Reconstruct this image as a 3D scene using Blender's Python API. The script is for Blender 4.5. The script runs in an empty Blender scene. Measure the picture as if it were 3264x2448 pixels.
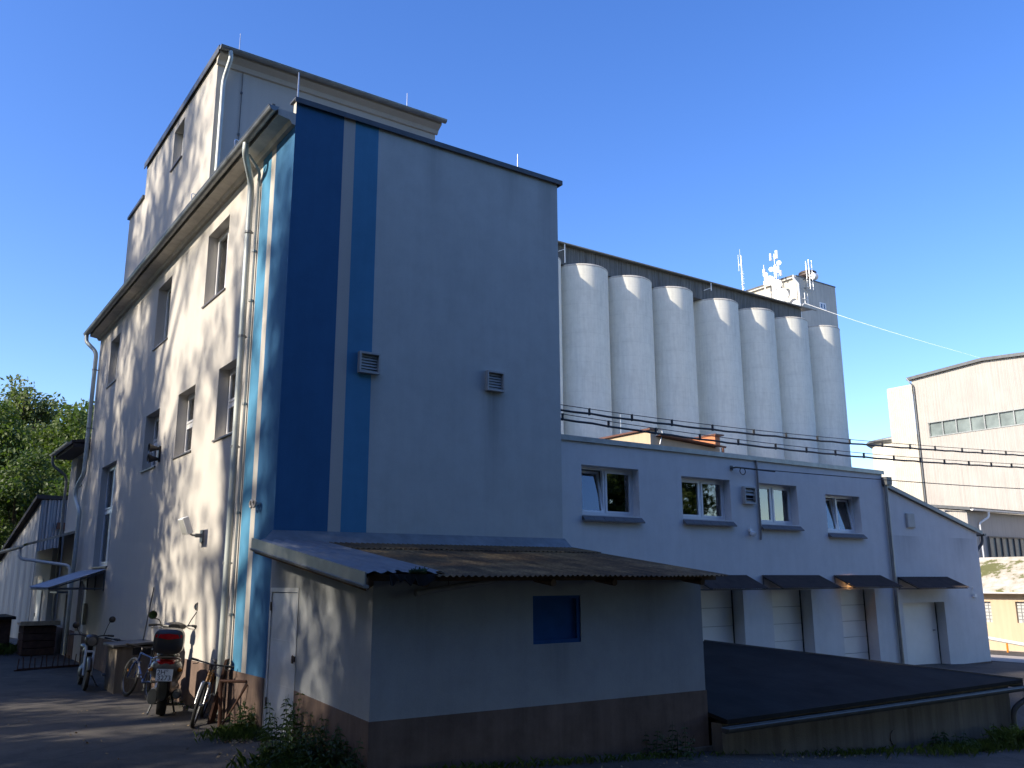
import bpy, bmesh, math, random
import numpy as np
from mathutils import Vector, Matrix
rnd = random.Random(7)
SC = bpy.context.scene
COL = SC.collection
R = math.radians
PI = math.pi

# scene settings
SUN_AZ_DEG, SUN_EL_DEG, SUN_STR = 174.0, 32.0, 4.2
SKY_STR, SKY_AIR, SKY_DUST, SKY_OZONE, EXPO = .15, 1.0, .8, 2.0, 1.0
SKY_SAT, SKY_HUE = 1.3, .516
# (kind, x, y, scale, turn) of the trees west of the yard: 0 tall and airy, 1 low and dense, 2 medium, 3 tall and dense, 4 tall and sparse, 5 slender
SHADE = [(1, -14, 9.8, 1.0, .3), (1, -14.5, 14.5, 1.05, 2.), (1, -14, 19.5, 1.0, 4.), (0, -22, 11, 1.1, 1.), (0, -22, 15.5, 1.1, 2.), (0, -23, 20.5, .98, 5.), (0, -24, 27, .95, .4),
         (4, -22, 4.6, 1.0, 3.), (5, -22, 2.0, 1.0, 0.), (2, -16, -1.3, 1.0, 1.7), (1, -14.5, 1.6, .62, .2), (1, -14.5, 4.6, .6, 1.2), (1, -14, -2, .62, 4.2), (0, -31, .2, 1., 2.2), (1, -15, -7, 1.1, 3.3), (1, -15, -12, 1.15, 5.2), (3, -20, -1.8, 1.0, 0.), (0, -19, -10, 1.0, 2.), (1, -16, 25, .95, 1.1), (1, -16, 30, 1.0, 2.1), (2, -15, 34, 1.0, 3.1),
         (0, -31, -6, 1.0, 2.5), (0, -31, 13, 1., .5), (0, -32, 18.5, 1., 3.5), (0, -31, 24, 1., 4.5), (1, -16.5, -17, 1.1, 1.), (1, -25, -2, .8, 1.), (1, -26, 5, .7, 2.), (1, -27, 12, .8, 3.), (1, -27, 19, .8, 4.), (1, -19, 28, 1.2, 1.4), (1, -19, 33, 1.2, 2.4)]
# trees behind the viewer: 0 green, 1 dark bushy, 2 broad dark, added unseen to cut skylight on the walls
MIRR_DIM = [(0, 27, -28, .95, 0.), (1, 33, -27, 1.0, 1.), (0, 38, -30, .9, 2.), (1, 20, -27, 1.0, 3.), (1, 25, -23, .8, 3.),
        (2, 9.5, -21, .95, 4.), (2, 4, -20.5, 1.0, 5.), (2, -2, -21.5, 1.0, .7), (2, -10.5, -20, 1.05, 2.7), (2, 14, -22, .9, 1.3), (2, 8, -27, 1.3, 4.4), (2, 0, -28, 1.35, 1.4), (2, -9, -27, 1.3, .4), (2, -17, -21, 1.1, 3.4)]

# ------------------------------------------------------------------ materials
def new_mat(name):
    m = bpy.data.materials.new(name); m.use_nodes = True
    nt = m.node_tree; b = nt.nodes['Principled BSDF']
    return m, nt, b

def N(nt, t, **kw):
    n = nt.nodes.new(t)
    for k, v in kw.items():
        if k in n.inputs: n.inputs[k].default_value = v
        else: setattr(n, k, v)
    return n

def coords(nt, scale=(1, 1, 1)):
    tc = N(nt, 'ShaderNodeTexCoord'); mp = N(nt, 'ShaderNodeMapping')
    mp.inputs['Scale'].default_value = scale
    nt.links.new(tc.outputs['Object'], mp.inputs['Vector'])
    return mp.outputs['Vector']

def noise(nt, vec, scale, detail=4, rough=.55):
    n = N(nt, 'ShaderNodeTexNoise'); n.inputs['Scale'].default_value = scale
    n.inputs['Detail'].default_value = detail; n.inputs['Roughness'].default_value = rough
    nt.links.new(vec, n.inputs['Vector'])
    return n.outputs['Fac']

def ramp(nt, fac, stops):
    r = N(nt, 'ShaderNodeValToRGB'); e = r.color_ramp.elements
    e[0].position, e[0].color = stops[0][0], tuple(stops[0][1]) + (1,)
    e[1].position, e[1].color = stops[-1][0], tuple(stops[-1][1]) + (1,)
    for p, c in stops[1:-1]:
        x = e.new(p); x.color = tuple(c) + (1,)
    nt.links.new(fac, r.inputs['Fac'])
    return r.outputs['Color']

def mix(nt, fac, a, b, mode='MIX'):
    m = N(nt, 'ShaderNodeMix', data_type='RGBA', blend_type=mode)
    for sock, v in ((m.inputs[0], fac), (m.inputs[6], a), (m.inputs[7], b)):
        if hasattr(v, 'links') or hasattr(v, 'is_linked'): nt.links.new(v, sock)
        elif isinstance(v, (int, float)): sock.default_value = v
        else: sock.default_value = tuple(v) + (1,)
    return m.outputs[2]

def bump(nt, b, h, strength=.3, dist=.01):
    bp = N(nt, 'ShaderNodeBump'); bp.inputs['Strength'].default_value = strength
    bp.inputs['Distance'].default_value = dist
    nt.links.new(h, bp.inputs['Height']); nt.links.new(bp.outputs['Normal'], b.inputs['Normal'])

def scl(c, k): return tuple(min(1, v * k) for v in c)

def plaster(name, c, stain=.12, streak=.1, rough=.9, grain=.25, drips=(), joints=0, vary=False, blotch=.0):
    """rendered wall: broad blotches, faint rain streaks, fine grain"""
    m, nt, b = new_mat(name)
    v = coords(nt); big = noise(nt, v, .6, 5, .6)
    vs = coords(nt, (3.2, 3.2, .22)); st = noise(nt, vs, 1.6, 4, .65)
    fine = noise(nt, v, 60, 3, .7)
    base = ramp(nt, big, [(.25, scl(c, 1 - stain)), (.75, scl(c, 1 + stain * .4))])
    sc = ramp(nt, st, [(.3, (1 - streak,) * 3), (.6, (1, 1, 1))])
    base = mix(nt, 1.0, base, sc, 'MULTIPLY')
    fc = ramp(nt, fine, [(.3, (.92,) * 3), (.7, (1.04,) * 3)])
    base = mix(nt, 1.0, base, fc, 'MULTIPLY')
    if blotch:
        bl_ = ramp(nt, noise(nt, v, 2.4, 6, .72), [(.38, (1 - blotch,) * 3), (.55, (1, 1, 1)), (.72, (1 + blotch * .4,) * 3)])
        base = mix(nt, 1.0, base, bl_, 'MULTIPLY')
    mth = lambda op, a, b_=None: (lambda n: ([nt.links.new(s, n.inputs[i]) if hasattr(s, 'is_linked') else setattr(n.inputs[i], 'default_value', s) for i, s in enumerate((a, b_)) if s is not None], n.outputs[0])[1])(N(nt, 'ShaderNodeMath', operation=op))
    if drips or joints:
        sp = N(nt, 'ShaderNodeSeparateXYZ'); nt.links.new(v, sp.inputs[0])
        hn = noise(nt, coords(nt, (14, 14, .5)), 1.0, 4, .6)
    for (u, w, z, L, k) in drips:      # grime that ran down from a fitting at height z
        du = mth('SUBTRACT', 1.0, mth('DIVIDE', mth('ABSOLUTE', mth('SUBTRACT', sp.outputs['X'], u)), w))
        dz = mth('SUBTRACT', z, sp.outputs['Z']); below = mth('GREATER_THAN', dz, 0.0)
        fade = mth('MAXIMUM', mth('SUBTRACT', 1.0, mth('DIVIDE', dz, L)), 0.0)
        f = mth('MULTIPLY', mth('MULTIPLY', mth('MAXIMUM', du, 0.0), below), mth('MULTIPLY', fade, mth('MULTIPLY', hn, k)))
        base = mix(nt, f, base, scl(c, .35))
    if joints:                          # casting joints ring the shaft
        zz = mth('ADD', sp.outputs['Z'], mth('MULTIPLY', noise(nt, v, .8, 3), .08))
        fr = mth('FRACT', mth('DIVIDE', zz, joints)); ln = mth('LESS_THAN', fr, .035)
        base = mix(nt, mth('MULTIPLY', ln, mth('MULTIPLY', noise(nt, v, 1.7, 4), .32)), base, scl(c, .5))
    if vary:
        oi = N(nt, 'ShaderNodeObjectInfo'); base = mix(nt, 1.0, base, ramp(nt, oi.outputs['Random'], [(0., (.93, .93, .92)), (1., (1.03, 1.03, 1.03))]), 'MULTIPLY')
    nt.links.new(base, b.inputs['Base Color']); b.inputs['Roughness'].default_value = rough
    b.inputs['Specular IOR Level'].default_value = .25
    bump(nt, b, fine, grain, .008)
    return m

def plain(name, c, rough=.5, metal=0., var=.1, scale=6, spec=.5, bumpk=0):
    m, nt, b = new_mat(name)
    v = coords(nt); n = noise(nt, v, scale, 5, .6)
    nt.links.new(ramp(nt, n, [(.3, scl(c, 1 - var)), (.7, scl(c, 1 + var))]), b.inputs['Base Color'])
    b.inputs['Roughness'].default_value = rough; b.inputs['Metallic'].default_value = metal
    b.inputs['Specular IOR Level'].default_value = spec
    if bumpk: bump(nt, b, noise(nt, v, scale * 8, 4), bumpk, .01)
    return m

def glass_mat(name, tint=(.75, .8, .8), rough=.02):
    m, nt, b = new_mat(name)
    nt.nodes.remove(b); out = nt.nodes['Material Output']
    fr = N(nt, 'ShaderNodeFresnel', IOR=2.3)
    tr = N(nt, 'ShaderNodeBsdfTransparent'); tr.inputs['Color'].default_value = tint + (1,)
    gl = N(nt, 'ShaderNodeBsdfGlossy'); gl.inputs['Roughness'].default_value = rough
    gl.inputs['Color'].default_value = (1, 1, 1, 1)
    mx = N(nt, 'ShaderNodeMixShader')
    nt.links.new(fr.outputs[0], mx.inputs[0]); nt.links.new(tr.outputs[0], mx.inputs[1]); nt.links.new(gl.outputs[0], mx.inputs[2])
    nt.links.new(mx.outputs[0], out.inputs['Surface'])
    return m

def leaf_mat(name, c1, c2, trans=.35):
    m, nt, b = new_mat(name)
    out = nt.nodes['Material Output']
    v = coords(nt); n1 = noise(nt, v, .55, 3); n2 = noise(nt, v, 5.0, 2)
    col = ramp(nt, n1, [(.35, c1), (.65, c2)])
    fc = ramp(nt, n2, [(.3, (.65, .7, .6)), (.7, (1.25, 1.2, 1.1))])
    col = mix(nt, 1.0, col, fc, 'MULTIPLY')
    nt.links.new(col, b.inputs['Base Color']); b.inputs['Roughness'].default_value = .55
    b.inputs['Specular IOR Level'].default_value = .3
    tl = N(nt, 'ShaderNodeBsdfTranslucent'); nt.links.new(mix(nt, 1.0, col, (1.3, 1.5, .5), 'MULTIPLY'), tl.inputs['Color'])
    mx = N(nt, 'ShaderNodeMixShader'); mx.inputs[0].default_value = trans
    nt.links.new(b.outputs[0], mx.inputs[1]); nt.links.new(tl.outputs[0], mx.inputs[2])
    nt.links.new(mx.outputs[0], out.inputs['Surface'])
    return m

def rusty_roof(name):
    m, nt, b = new_mat(name)
    v = coords(nt); n1 = noise(nt, v, 1.3, 6, .7); n2 = noise(nt, v, 14, 4, .7)
    vs = coords(nt, (5, .5, 1)); n3 = noise(nt, vs, 1.5, 4)
    col = ramp(nt, n1, [(.3, (.055, .038, .02)), (.5, (.14, .09, .036)), (.62, (.24, .165, .07)), (.8, (.09, .058, .028))])
    col = mix(nt, 1.0, col, ramp(nt, n2, [(.3, (.6,) * 3), (.7, (1.25,) * 3)]), 'MULTIPLY')
    col = mix(nt, 1.0, col, ramp(nt, n3, [(.35, (.6,) * 3), (.6, (1.1,) * 3)]), 'MULTIPLY')
    nt.links.new(col, b.inputs['Base Color']); b.inputs['Roughness'].default_value = .85
    bump(nt, b, n2, .4, .01)
    return m

def asphalt():
    m, nt, b = new_mat('asphalt')
    v = coords(nt); n1 = noise(nt, v, .35, 5, .6); n2 = noise(nt, v, 90, 3, .75); n3 = noise(nt, v, 4, 5, .7)
    col = ramp(nt, n1, [(.3, (.034, .030, .028)), (.7, (.072, .063, .055))])
    col = mix(nt, 1.0, col, ramp(nt, n3, [(.3, (.72,) * 3), (.7, (1.15,) * 3)]), 'MULTIPLY')
    col = mix(nt, 1.0, col, ramp(nt, n2, [(.3, (.55,) * 3), (.72, (1.6,) * 3)]), 'MULTIPLY')
    vo = N(nt, 'ShaderNodeTexVoronoi', feature='DISTANCE_TO_EDGE'); vo.inputs['Scale'].default_value = .38
    wv = N(nt, 'ShaderNodeMix', data_type='RGBA'); wv.inputs[0].default_value = .12; nz = N(nt, 'ShaderNodeTexNoise'); nz.inputs['Scale'].default_value = 1.3; nt.links.new(v, nz.inputs['Vector'])
    nt.links.new(v, wv.inputs[6]); nt.links.new(nz.outputs['Color'], wv.inputs[7]); nt.links.new(wv.outputs[2], vo.inputs['Vector'])
    cr_ = ramp(nt, vo.outputs['Distance'], [(.0, (.45,) * 3), (.012, (1, 1, 1))]); col = mix(nt, .7, col, mix(nt, 1.0, col, cr_, 'MULTIPLY'))
    n5 = noise(nt, v, 1.1, 2, .4); col = mix(nt, 1.0, col, ramp(nt, n5, [(.42, (.82,) * 3), (.47, (1.08,) * 3)]), 'MULTIPLY')
    n6 = noise(nt, v, 34, 2, .5); col = mix(nt, ramp(nt, n6, [(.66, (0,) * 3), (.72, (.6,) * 3)]), col, (.16, .145, .125))
    nt.links.new(col, b.inputs['Base Color']); b.inputs['Roughness'].default_value = .92
    bump(nt, b, n2, .5, .012)
    return m

def mossy_roof():
    m, nt, b = new_mat('mossy_roof')
    v = coords(nt); n1 = noise(nt, v, 2.2, 6, .7); n2 = noise(nt, v, .4, 3)
    a = N(nt, 'ShaderNodeMath', operation='ADD'); nt.links.new(n1, a.inputs[0]); nt.links.new(n2, a.inputs[1])
    h = N(nt, 'ShaderNodeMath', operation='MULTIPLY'); nt.links.new(a.outputs[0], h.inputs[0]); h.inputs[1].default_value = .5
    col = ramp(nt, h.outputs[0], [(.4, (.48, .44, .38)), (.5, (.36, .32, .24)), (.53, (.13, .13, .045)), (.7, (.09, .09, .03))])
    nt.links.new(col, b.inputs['Base Color']); b.inputs['Roughness'].default_value = .95
    return m

def ribbed(name, c, period, axis='Y', depth=.1, var=.1, dirt=.1):
    """weathered sheet cladding: fine upright ribs that are bumps, with grime between sheets"""
    m, nt, b = new_mat(name)
    v = coords(nt)
    sp = N(nt, 'ShaderNodeSeparateXYZ'); nt.links.new(v, sp.inputs[0])
    w = N(nt, 'ShaderNodeMath', operation='MULTIPLY'); nt.links.new(sp.outputs[axis], w.inputs[0]); w.inputs[1].default_value = 2 * PI / period
    s = N(nt, 'ShaderNodeMath', operation='SINE'); nt.links.new(w.outputs[0], s.inputs[0])
    n1 = noise(nt, v, .5, 6, .65)
    sx = {'Y': (6, 6, .15), 'X': (6, 6, .15)}[axis]
    n2 = noise(nt, coords(nt, sx), 1.0, 5, .7)
    col = ramp(nt, n1, [(.3, scl(c, 1 - var)), (.7, scl(c, 1 + var * .5))])
    col = mix(nt, 1.0, col, ramp(nt, n2, [(.3, (1 - dirt * 2.5,) * 3), (.55, (1, 1, 1))]), 'MULTIPLY')
    nt.links.new(col, b.inputs['Base Color']); b.inputs['Roughness'].default_value = .7
    bump(nt, b, s.outputs[0], depth, period * .25)
    return m

M = {}
M['facade'] = plaster('cream_plaster', (.52, .49, .445), .06, .05)
M['gable'] = plaster('grey_plaster', (.55, .57, .545), .07, .05, blotch=.05, drips=[(1.43, .3, 5.42, 1.7, .9), (3.9, .3, 5.42, 2.1, 1.1), (5.2, .3, 9.8, 2.5, .7), (2.6, .25, 9.8, 1.6, .6), (4.3, .2, 9.8, 1.1, .6)])
M['white'] = plaster('white_plaster', (.72, .72, .71), .06, .05, blotch=.04, drips=[(6.9, .8, 3.2, .9, .8), (9.6, .8, 3.2, .8, .8), (11.9, .7, 3.2, 1.1, .8), (14.4, .7, 3.1, .9, .8), (10.9, .2, 3.75, .9, .9), (17.15, .2, 3.4, 1.1, .8), (13, 5, 4.75, .5, .5), (19.5, 1.2, .5, 1.2, .6)])
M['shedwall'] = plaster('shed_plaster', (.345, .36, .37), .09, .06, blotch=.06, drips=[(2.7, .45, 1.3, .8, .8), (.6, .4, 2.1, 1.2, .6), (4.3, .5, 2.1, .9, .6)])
M['darkblue'] = plaster('dark_blue_paint', (.046, .15, .295), .08, .06, blotch=.05)
M['midblue'] = plaster('mid_blue_paint', (.085, .265, .43), .08, .06, blotch=.05)
M['plinth'] = plaster('brown_plinth_paint', (.185, .13, .105), .25, .25, blotch=.15)
M['concrete'] = plaster('old_concrete', (.20, .175, .15), .35, .4, .95, .5)
M['silo'] = plaster('painted_concrete', (.75, .725, .645), .08, .11, .9, .15, joints=1.35, vary=True, blotch=.04)
M['tower'] = plaster('tower_render', (.56, .53, .47), .12, .16)
M['cream'] = plaster('cream_yellow_render', (.52, .40, .27), .08, .1)
M['soffit'] = plaster('dirty_soffit', (.60, .56, .50), .25, .2)
M['zinc'] = plain('zinc_sheet', (.27, .28, .28), .45, .6, .18, 5)
M['zincdark'] = plain('dark_zinc_trim', (.10, .105, .11), .5, .4, .2, 5)
M['galv'] = plain('galvanised_sheet', (.22, .235, .25), .5, .35, .15, 3, bumpk=.1)
M['palepipe'] = plain('pale_painted_pipe', (.48, .52, .50), .45, .2, .12, 3)
M['pvc'] = plain('white_window_frame', (.78, .78, .78), .35, 0, .03, 4)
M['dark'] = plain('black_plastic', (.018, .018, .02), .4, 0, .2, 10)
M['rubber'] = plain('tyre_rubber', (.02, .02, .02), .8, 0, .25, 20)
M['void'] = plain('dark_interior', (.012, .013, .016), .9, 0, .2, 3)
M['grille'] = plain('grey_vent_plastic', (.42, .42, .40), .6, 0, .1, 8)
M['sill'] = plain('grey_sill_tile', (.13, .125, .125), .7, 0, .15, 9)
M['sillmetal'] = plain('brown_sill_sheet', (.13, .12, .115), .5, .3, .15, 6)
M['asphalt'] = asphalt()
M['yard'] = plaster('dusty_concrete', (.42, .37, .32), .15, .05)
M['tar'] = plain('tar_roofing_felt', (.020, .0195, .020), .92, 0, .35, 1.2, .15, .5)
M['rust'] = rusty_roof('rusty_sheet')
M['bluepanel'] = plain('blue_shutter_paint', (.014, .07, .21), .85, 0, .12, 5, .15)
M['doorpaint'] = plain('pale_grey_door_paint', (.55, .56, .57), .5, 0, .12, 2.5)
M['dock'] = plain('white_sectional_door', (.74, .74, .72), .5, 0, .07, 1.2)
M['canopy'] = plain('dark_brown_canopy_sheet', (.062, .05, .043), .85, 0, .25, 6, .2)
M['rimalloy'] = plain('dull_rim_alloy', (.16, .165, .17), .4, .6, .15, 8)
M['doormetal'] = plain('rust_spotted_metal', (.12, .09, .07), .7, .3, .3, 12)
M['wood'] = plain('weathered_timber', (.12, .075, .045), .85, 0, .35, 7, .2, .3)
M['pallet'] = plain('brown_boards', (.075, .045, .035), .85, 0, .3, 6, .2, .3)
M['palewood'] = plain('pale_timber', (.42, .32, .2), .8, 0, .2, 8)
M['glass'] = glass_mat('window_glass')
M['blind'] = plain('white_roller_blind', (.72, .76, .74), .8, 0, .04, 3)
M['redblind'] = plain('reddish_curtain', (.16, .075, .06), .85, 0, .2, 4)
M['net'] = plain('dark_fly_screen', (.03, .03, .034), .85, 0, .15, 30)
M['orange'] = plain('orange_roof_tile', (.45, .17, .07), .75, 0, .15, 4)
M['terracotta'] = plain('red_brown_gutter', (.13, .055, .035), .5, .2, .15, 4)
M['gallery'] = ribbed('weathered_gallery_sheet', (.13, .132, .13), .22, 'X', .5, .25, .25)
M['hall'] = ribbed('grey_hall_sheet', (.40, .375, .345), .25, 'Y', .4, .09, .08)
M['moss'] = mossy_roof()
M['hallglass'] = plain('dusty_hall_glazing', (.16, .19, .18), .25, 0, .35, .8)
M['brick'] = plain('brown_brick_shaft', (.24, .15, .10), .85, 0, .2, 4)
M['barrel'] = plain('brown_steel_cowl', (.07, .05, .045), .6, .3, .2, 4)
M['antwhite'] = plain('white_antenna_shell', (.80, .80, .78), .4, 0, .04, 4)
M['steel'] = plain('bare_steel', (.55, .56, .57), .3, .9, .1, 8)
M['redglass'] = plain('red_reflector', (.45, .008, .012), .15, 0, .1, 30)
M['amber'] = plain('amber_lens', (.6, .2, .02), .2, 0, .1, 20)
M['scooter'] = plain('dark_scooter_paint', (.035, .034, .038), .28, 0, .12, 4)
M['scootgrey'] = plain('grey_scooter_panel', (.16, .155, .15), .3, .2, .1, 5)
M['plate'] = plain('white_number_plate', (.72, .72, .70), .4, 0, .03, 9)
M['ink'] = plain('black_lettering', (.01, .01, .012), .5, 0, .05, 9)
M['mirror'] = plain('mirror_glass', (.85, .87, .9), .03, 1, .01, 3)
M['bikeblack'] = plain('black_bike_paint', (.02, .02, .022), .35, 0, .1, 6)
M['bikeorange'] = plain('orange_bike_paint', (.32, .14, .03), .35, 0, .15, 6)
M['bikeblue'] = plain('blue_bike_paint', (.02, .05, .16), .35, 0, .15, 6)
M['mopedwhite'] = plain('pale_blue_white_paint', (.45, .52, .60), .35, 0, .08, 5)
M['rustbar'] = plain('rusted_steel', (.06, .026, .016), .85, .2, .35, 10)
M['cable'] = plain('black_cable_sheath', (.02, .02, .022), .6, 0, .1, 5)
M['whitecable'] = plain('white_cable_sheath', (.7, .7, .7), .5, 0, .05, 5)
M['conduit'] = plain('grey_conduit', (.22, .21, .20), .6, 0, .1, 6)
M['polyc'] = plain('milky_corrugated_sheet', (.34, .35, .38), .35, 0, .12, 3)
M['leafA'] = leaf_mat('ash_leaves', (.055, .09, .025), (.12, .16, .045))
M['leafB'] = leaf_mat('poplar_leaves', (.08, .11, .05), (.17, .20, .095))
M['leafC'] = leaf_mat('dark_leaves', (.04, .07, .02), (.085, .12, .035))
M['leafD'] = leaf_mat('bright_leaves', (.12, .16, .04), (.18, .22, .06))
M['weed'] = leaf_mat('nettle_leaves', (.035, .065, .024), (.07, .11, .04), .25)
M['grass'] = leaf_mat('grass_blades', (.06, .10, .02), (.12, .17, .04), .3)
M['bark'] = plain('tree_bark', (.09, .07, .05), .9, 0, .3, 6, .2, .5)
M['dryleaf'] = plain('dry_fallen_leaves', (.26, .19, .10), .85, 0, .35, 40)
M['sheetwhite'] = ribbed('pale_corrugated_cladding', (.33, .33, .34), .11, 'X', .8, .12, .14)
M['hallpale'] = plain('cream_corrugated_sheet', (.50, .46, .39), .6, 0, .08, 1.5)
M['verge'] = plain('dark_brown_verge', (.035, .028, .026), .8, 0, .2, 5)
M['hose'] = plain('pale_plastic_pipe', (.55, .58, .55), .5, 0, .1, 5)

# ------------------------------------------------------------------ mesh builder
class MB:
    def __init__(s): s.v = []; s.f = []; s.m = []
    def add(s, vs, fs, mi=0):
        o = len(s.v); s.v += [tuple(p) for p in vs]
        s.f += [tuple(i + o for i in f) for f in fs]; s.m += [mi] * len(fs)
        return s
    def box(s, x0, x1, y0, y1, z0, z1, mi=0):
        x0, x1 = min(x0, x1), max(x0, x1); y0, y1 = min(y0, y1), max(y0, y1); z0, z1 = min(z0, z1), max(z0, z1)
        v = [(x, y, z) for z in (z0, z1) for y in (y0, y1) for x in (x0, x1)]
        return s.add(v, [(0, 2, 3, 1), (4, 5, 7, 6), (0, 1, 5, 4), (2, 6, 7, 3), (0, 4, 6, 2), (1, 3, 7, 5)], mi)
    def hexa(s, lo, hi, mi=0):
        """lo, hi: four points each, counter-clockwise seen from above"""
        return s.add(list(lo) + list(hi), [(3, 2, 1, 0), (4, 5, 6, 7), (0, 1, 5, 4), (1, 2, 6, 5), (2, 3, 7, 6), (3, 0, 4, 7)], mi)
    def obox(s, c, ax, ay, az, mi=0):
        """box from a centre and three half-axis vectors"""
        c, ax, ay, az = map(Vector, (c, ax, ay, az))
        p = lambda i, j, k: c + ax * i + ay * j + az * k
        return s.hexa([p(-1, -1, -1), p(1, -1, -1), p(1, 1, -1), p(-1, 1, -1)], [p(-1, -1, 1), p(1, -1, 1), p(1, 1, 1), p(-1, 1, 1)], mi)
    def quad(s, a, b, c, d, mi=0): return s.add([a, b, c, d], [(0, 1, 2, 3)], mi)
    def prism(s, poly, ext, mi=0):
        n = len(poly); e = Vector(ext)
        vs = [Vector(p) for p in poly]; vs = vs + [p + e for p in vs]
        fs = [tuple(range(n - 1, -1, -1)), tuple(range(n, 2 * n))] + [(i, (i + 1) % n, n + (i + 1) % n, n + i) for i in range(n)]
        return s.add(vs, fs, mi)
    def tube(s, pts, r, n=10, mi=0, cap=True, closed=False):
        pts = [Vector(p) for p in pts]; k = len(pts)
        rs = r if isinstance(r, (list, tuple)) else [r] * k
        rings = []; prev = None
        for i, p in enumerate(pts):
            if closed: t = pts[(i + 1) % k] - pts[i - 1]
            else: t = (pts[min(i + 1, k - 1)] - pts[max(i - 1, 0)])
            t.normalize()
            if prev is None:
                a = t.orthogonal().normalized()
            else:
                a = (prev - t * prev.dot(t))
                a = a.normalized() if a.length > 1e-6 else t.orthogonal().normalized()
            prev = a; b = t.cross(a)
            rings.append([p + (a * math.cos(2 * PI * j / n) + b * math.sin(2 * PI * j / n)) * rs[i] for j in range(n)])
        vs = [q for g in rings for q in g]; fs = []
        for i in range(k if closed else k - 1):
            i2 = (i + 1) % k
            for j in range(n):
                fs.append((i * n + j, i * n + (j + 1) % n, i2 * n + (j + 1) % n, i2 * n + j))
        if cap and not closed:
            fs.append(tuple(range(n - 1, -1, -1))); fs.append(tuple((k - 1) * n + j for j in range(n)))
        return s.add(vs, fs, mi)
    def lathe(s, prof, c=(0, 0, 0), axis='Z', n=24, mi=0, cap=True):
        """prof: list of (radius, height)"""
        vs = []; c = Vector(c)
        for r, h in prof:
            for j in range(n):
                a = 2 * PI * j / n; x, y = r * math.cos(a), r * math.sin(a)
                p = {'Z': (x, y, h), 'X': (h, x, y), 'Y': (y, h, x)}[axis]
                vs.append(c + Vector(p))
        fs = []
        for i in range(len(prof) - 1):
            for j in range(n): fs.append((i * n + j, i * n + (j + 1) % n, (i + 1) * n + (j + 1) % n, (i + 1) * n + j))
        if cap:
            fs.append(tuple(range(n - 1, -1, -1))); fs.append(tuple((len(prof) - 1) * n + j for j in range(n)))
        return s.add(vs, fs, mi)
    def disc(s, c, nrm, r, thick, n=24, mi=0, dome=0):
        """a shallow dish or disc with its face along nrm"""
        nv = Vector(nrm).normalized(); c = Vector(c)
        a = nv.orthogonal().normalized(); b = nv.cross(a)
        prof = [(.02, -thick - dome), (r * .6, -thick - dome * .7), (r, -thick * .4), (r, 0), (r * .6, dome * .25), (.02, dome * .4)]
        vs = [c + nv * h + (a * math.cos(2 * PI * j / n) + b * math.sin(2 * PI * j / n)) * q for q, h in prof for j in range(n)]
        fs = []
        for i in range(len(prof) - 1):
            for j in range(n): fs.append((i * n + j, i * n + (j + 1) % n, (i + 1) * n + (j + 1) % n, (i + 1) * n + j))
        fs.append(tuple(range(n - 1, -1, -1))); fs.append(tuple((len(prof) - 1) * n + j for j in range(n)))
        return s.add(vs, fs, mi)
    def sheet(s, p0, du, lu, dv, lv, period, amp, thick=.004, mi=0, seg=6, edge=None, nv=1):
        """corrugated sheet: waves along du, straight along dv"""
        p0, du, dv = Vector(p0), Vector(du).normalized(), Vector(dv).normalized()
        nn = du.cross(dv).normalized(); cnt = max(4, int(lu / period * seg)); vs = []
        for lay in (0, 1):
            for j in range(nv + 1):
                for i in range(cnt + 1):
                    u = lu * i / cnt; h = amp * math.sin(2 * PI * u / period) - lay * thick
                    e = lv * j / nv
                    if j == nv and edge: e += edge(u)
                    vs.append(p0 + du * u + dv * e + nn * h)
        w = cnt + 1; L = w * (nv + 1); fs = []
        for j in range(nv):
            for i in range(cnt):
                a, b, c, d = j * w + i, j * w + i + 1, (j + 1) * w + i + 1, (j + 1) * w + i
                fs.append((a, b, c, d)); fs.append((L + d, L + c, L + b, L + a))
        for i in range(cnt):
            a, b = nv * w + i, nv * w + i + 1
            fs.append((a, b, L + b, L + a)); fs.append((i + 1, i, L + i, L + i + 1))
        for j in range(nv):
            fs.append((j * w, (j + 1) * w, L + (j + 1) * w, L + j * w))
            fs.append(((j + 1) * w + cnt, j * w + cnt, L + j * w + cnt, L + (j + 1) * w + cnt))
        return s.add(vs, fs, mi)
    def build(s, name, mats, parent=None, smooth=False, loc=None, bevel=0, fix=True):
        me = bpy.data.meshes.new(name)
        off = Vector((0, 0, 0))
        if parent is not None: off = world_of(parent)
        elif loc is not None: off = Vector(loc)
        me.from_pydata([tuple(Vector(p) - off) for p in s.v], [], s.f)
        mats = mats if isinstance(mats, (list, tuple)) else [mats]
        for m in mats: me.materials.append(m)
        if len(mats) > 1: me.polygons.foreach_set('material_index', s.m)
        if fix:
            bm = bmesh.new(); bm.from_mesh(me); bmesh.ops.recalc_face_normals(bm, faces=bm.faces); bm.to_mesh(me); bm.free()
        if smooth:
            me.polygons.foreach_set('use_smooth', [True] * len(me.polygons))
            me.set_sharp_from_angle(angle=R(40))
        me.update()
        o = bpy.data.objects.new(name, me); COL.objects.link(o)
        if parent is not None: o.parent = parent
        elif loc is not None: o.location = loc
        if bevel:
            md = o.modifiers.new('Bevel', 'BEVEL'); md.width = bevel; md.segments = 2; md.limit_method = 'ANGLE'
        return o

def world_of(o):
    p = Vector((0, 0, 0))
    while o is not None:
        p += Vector(o.location); o = o.parent
    return p

def tag(o, label=None, cat=None, group=None, kind=None):
    if label: o['label'] = label
    if cat: o['category'] = cat
    if group: o['group'] = group
    if kind: o['kind'] = kind
    return o

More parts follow.
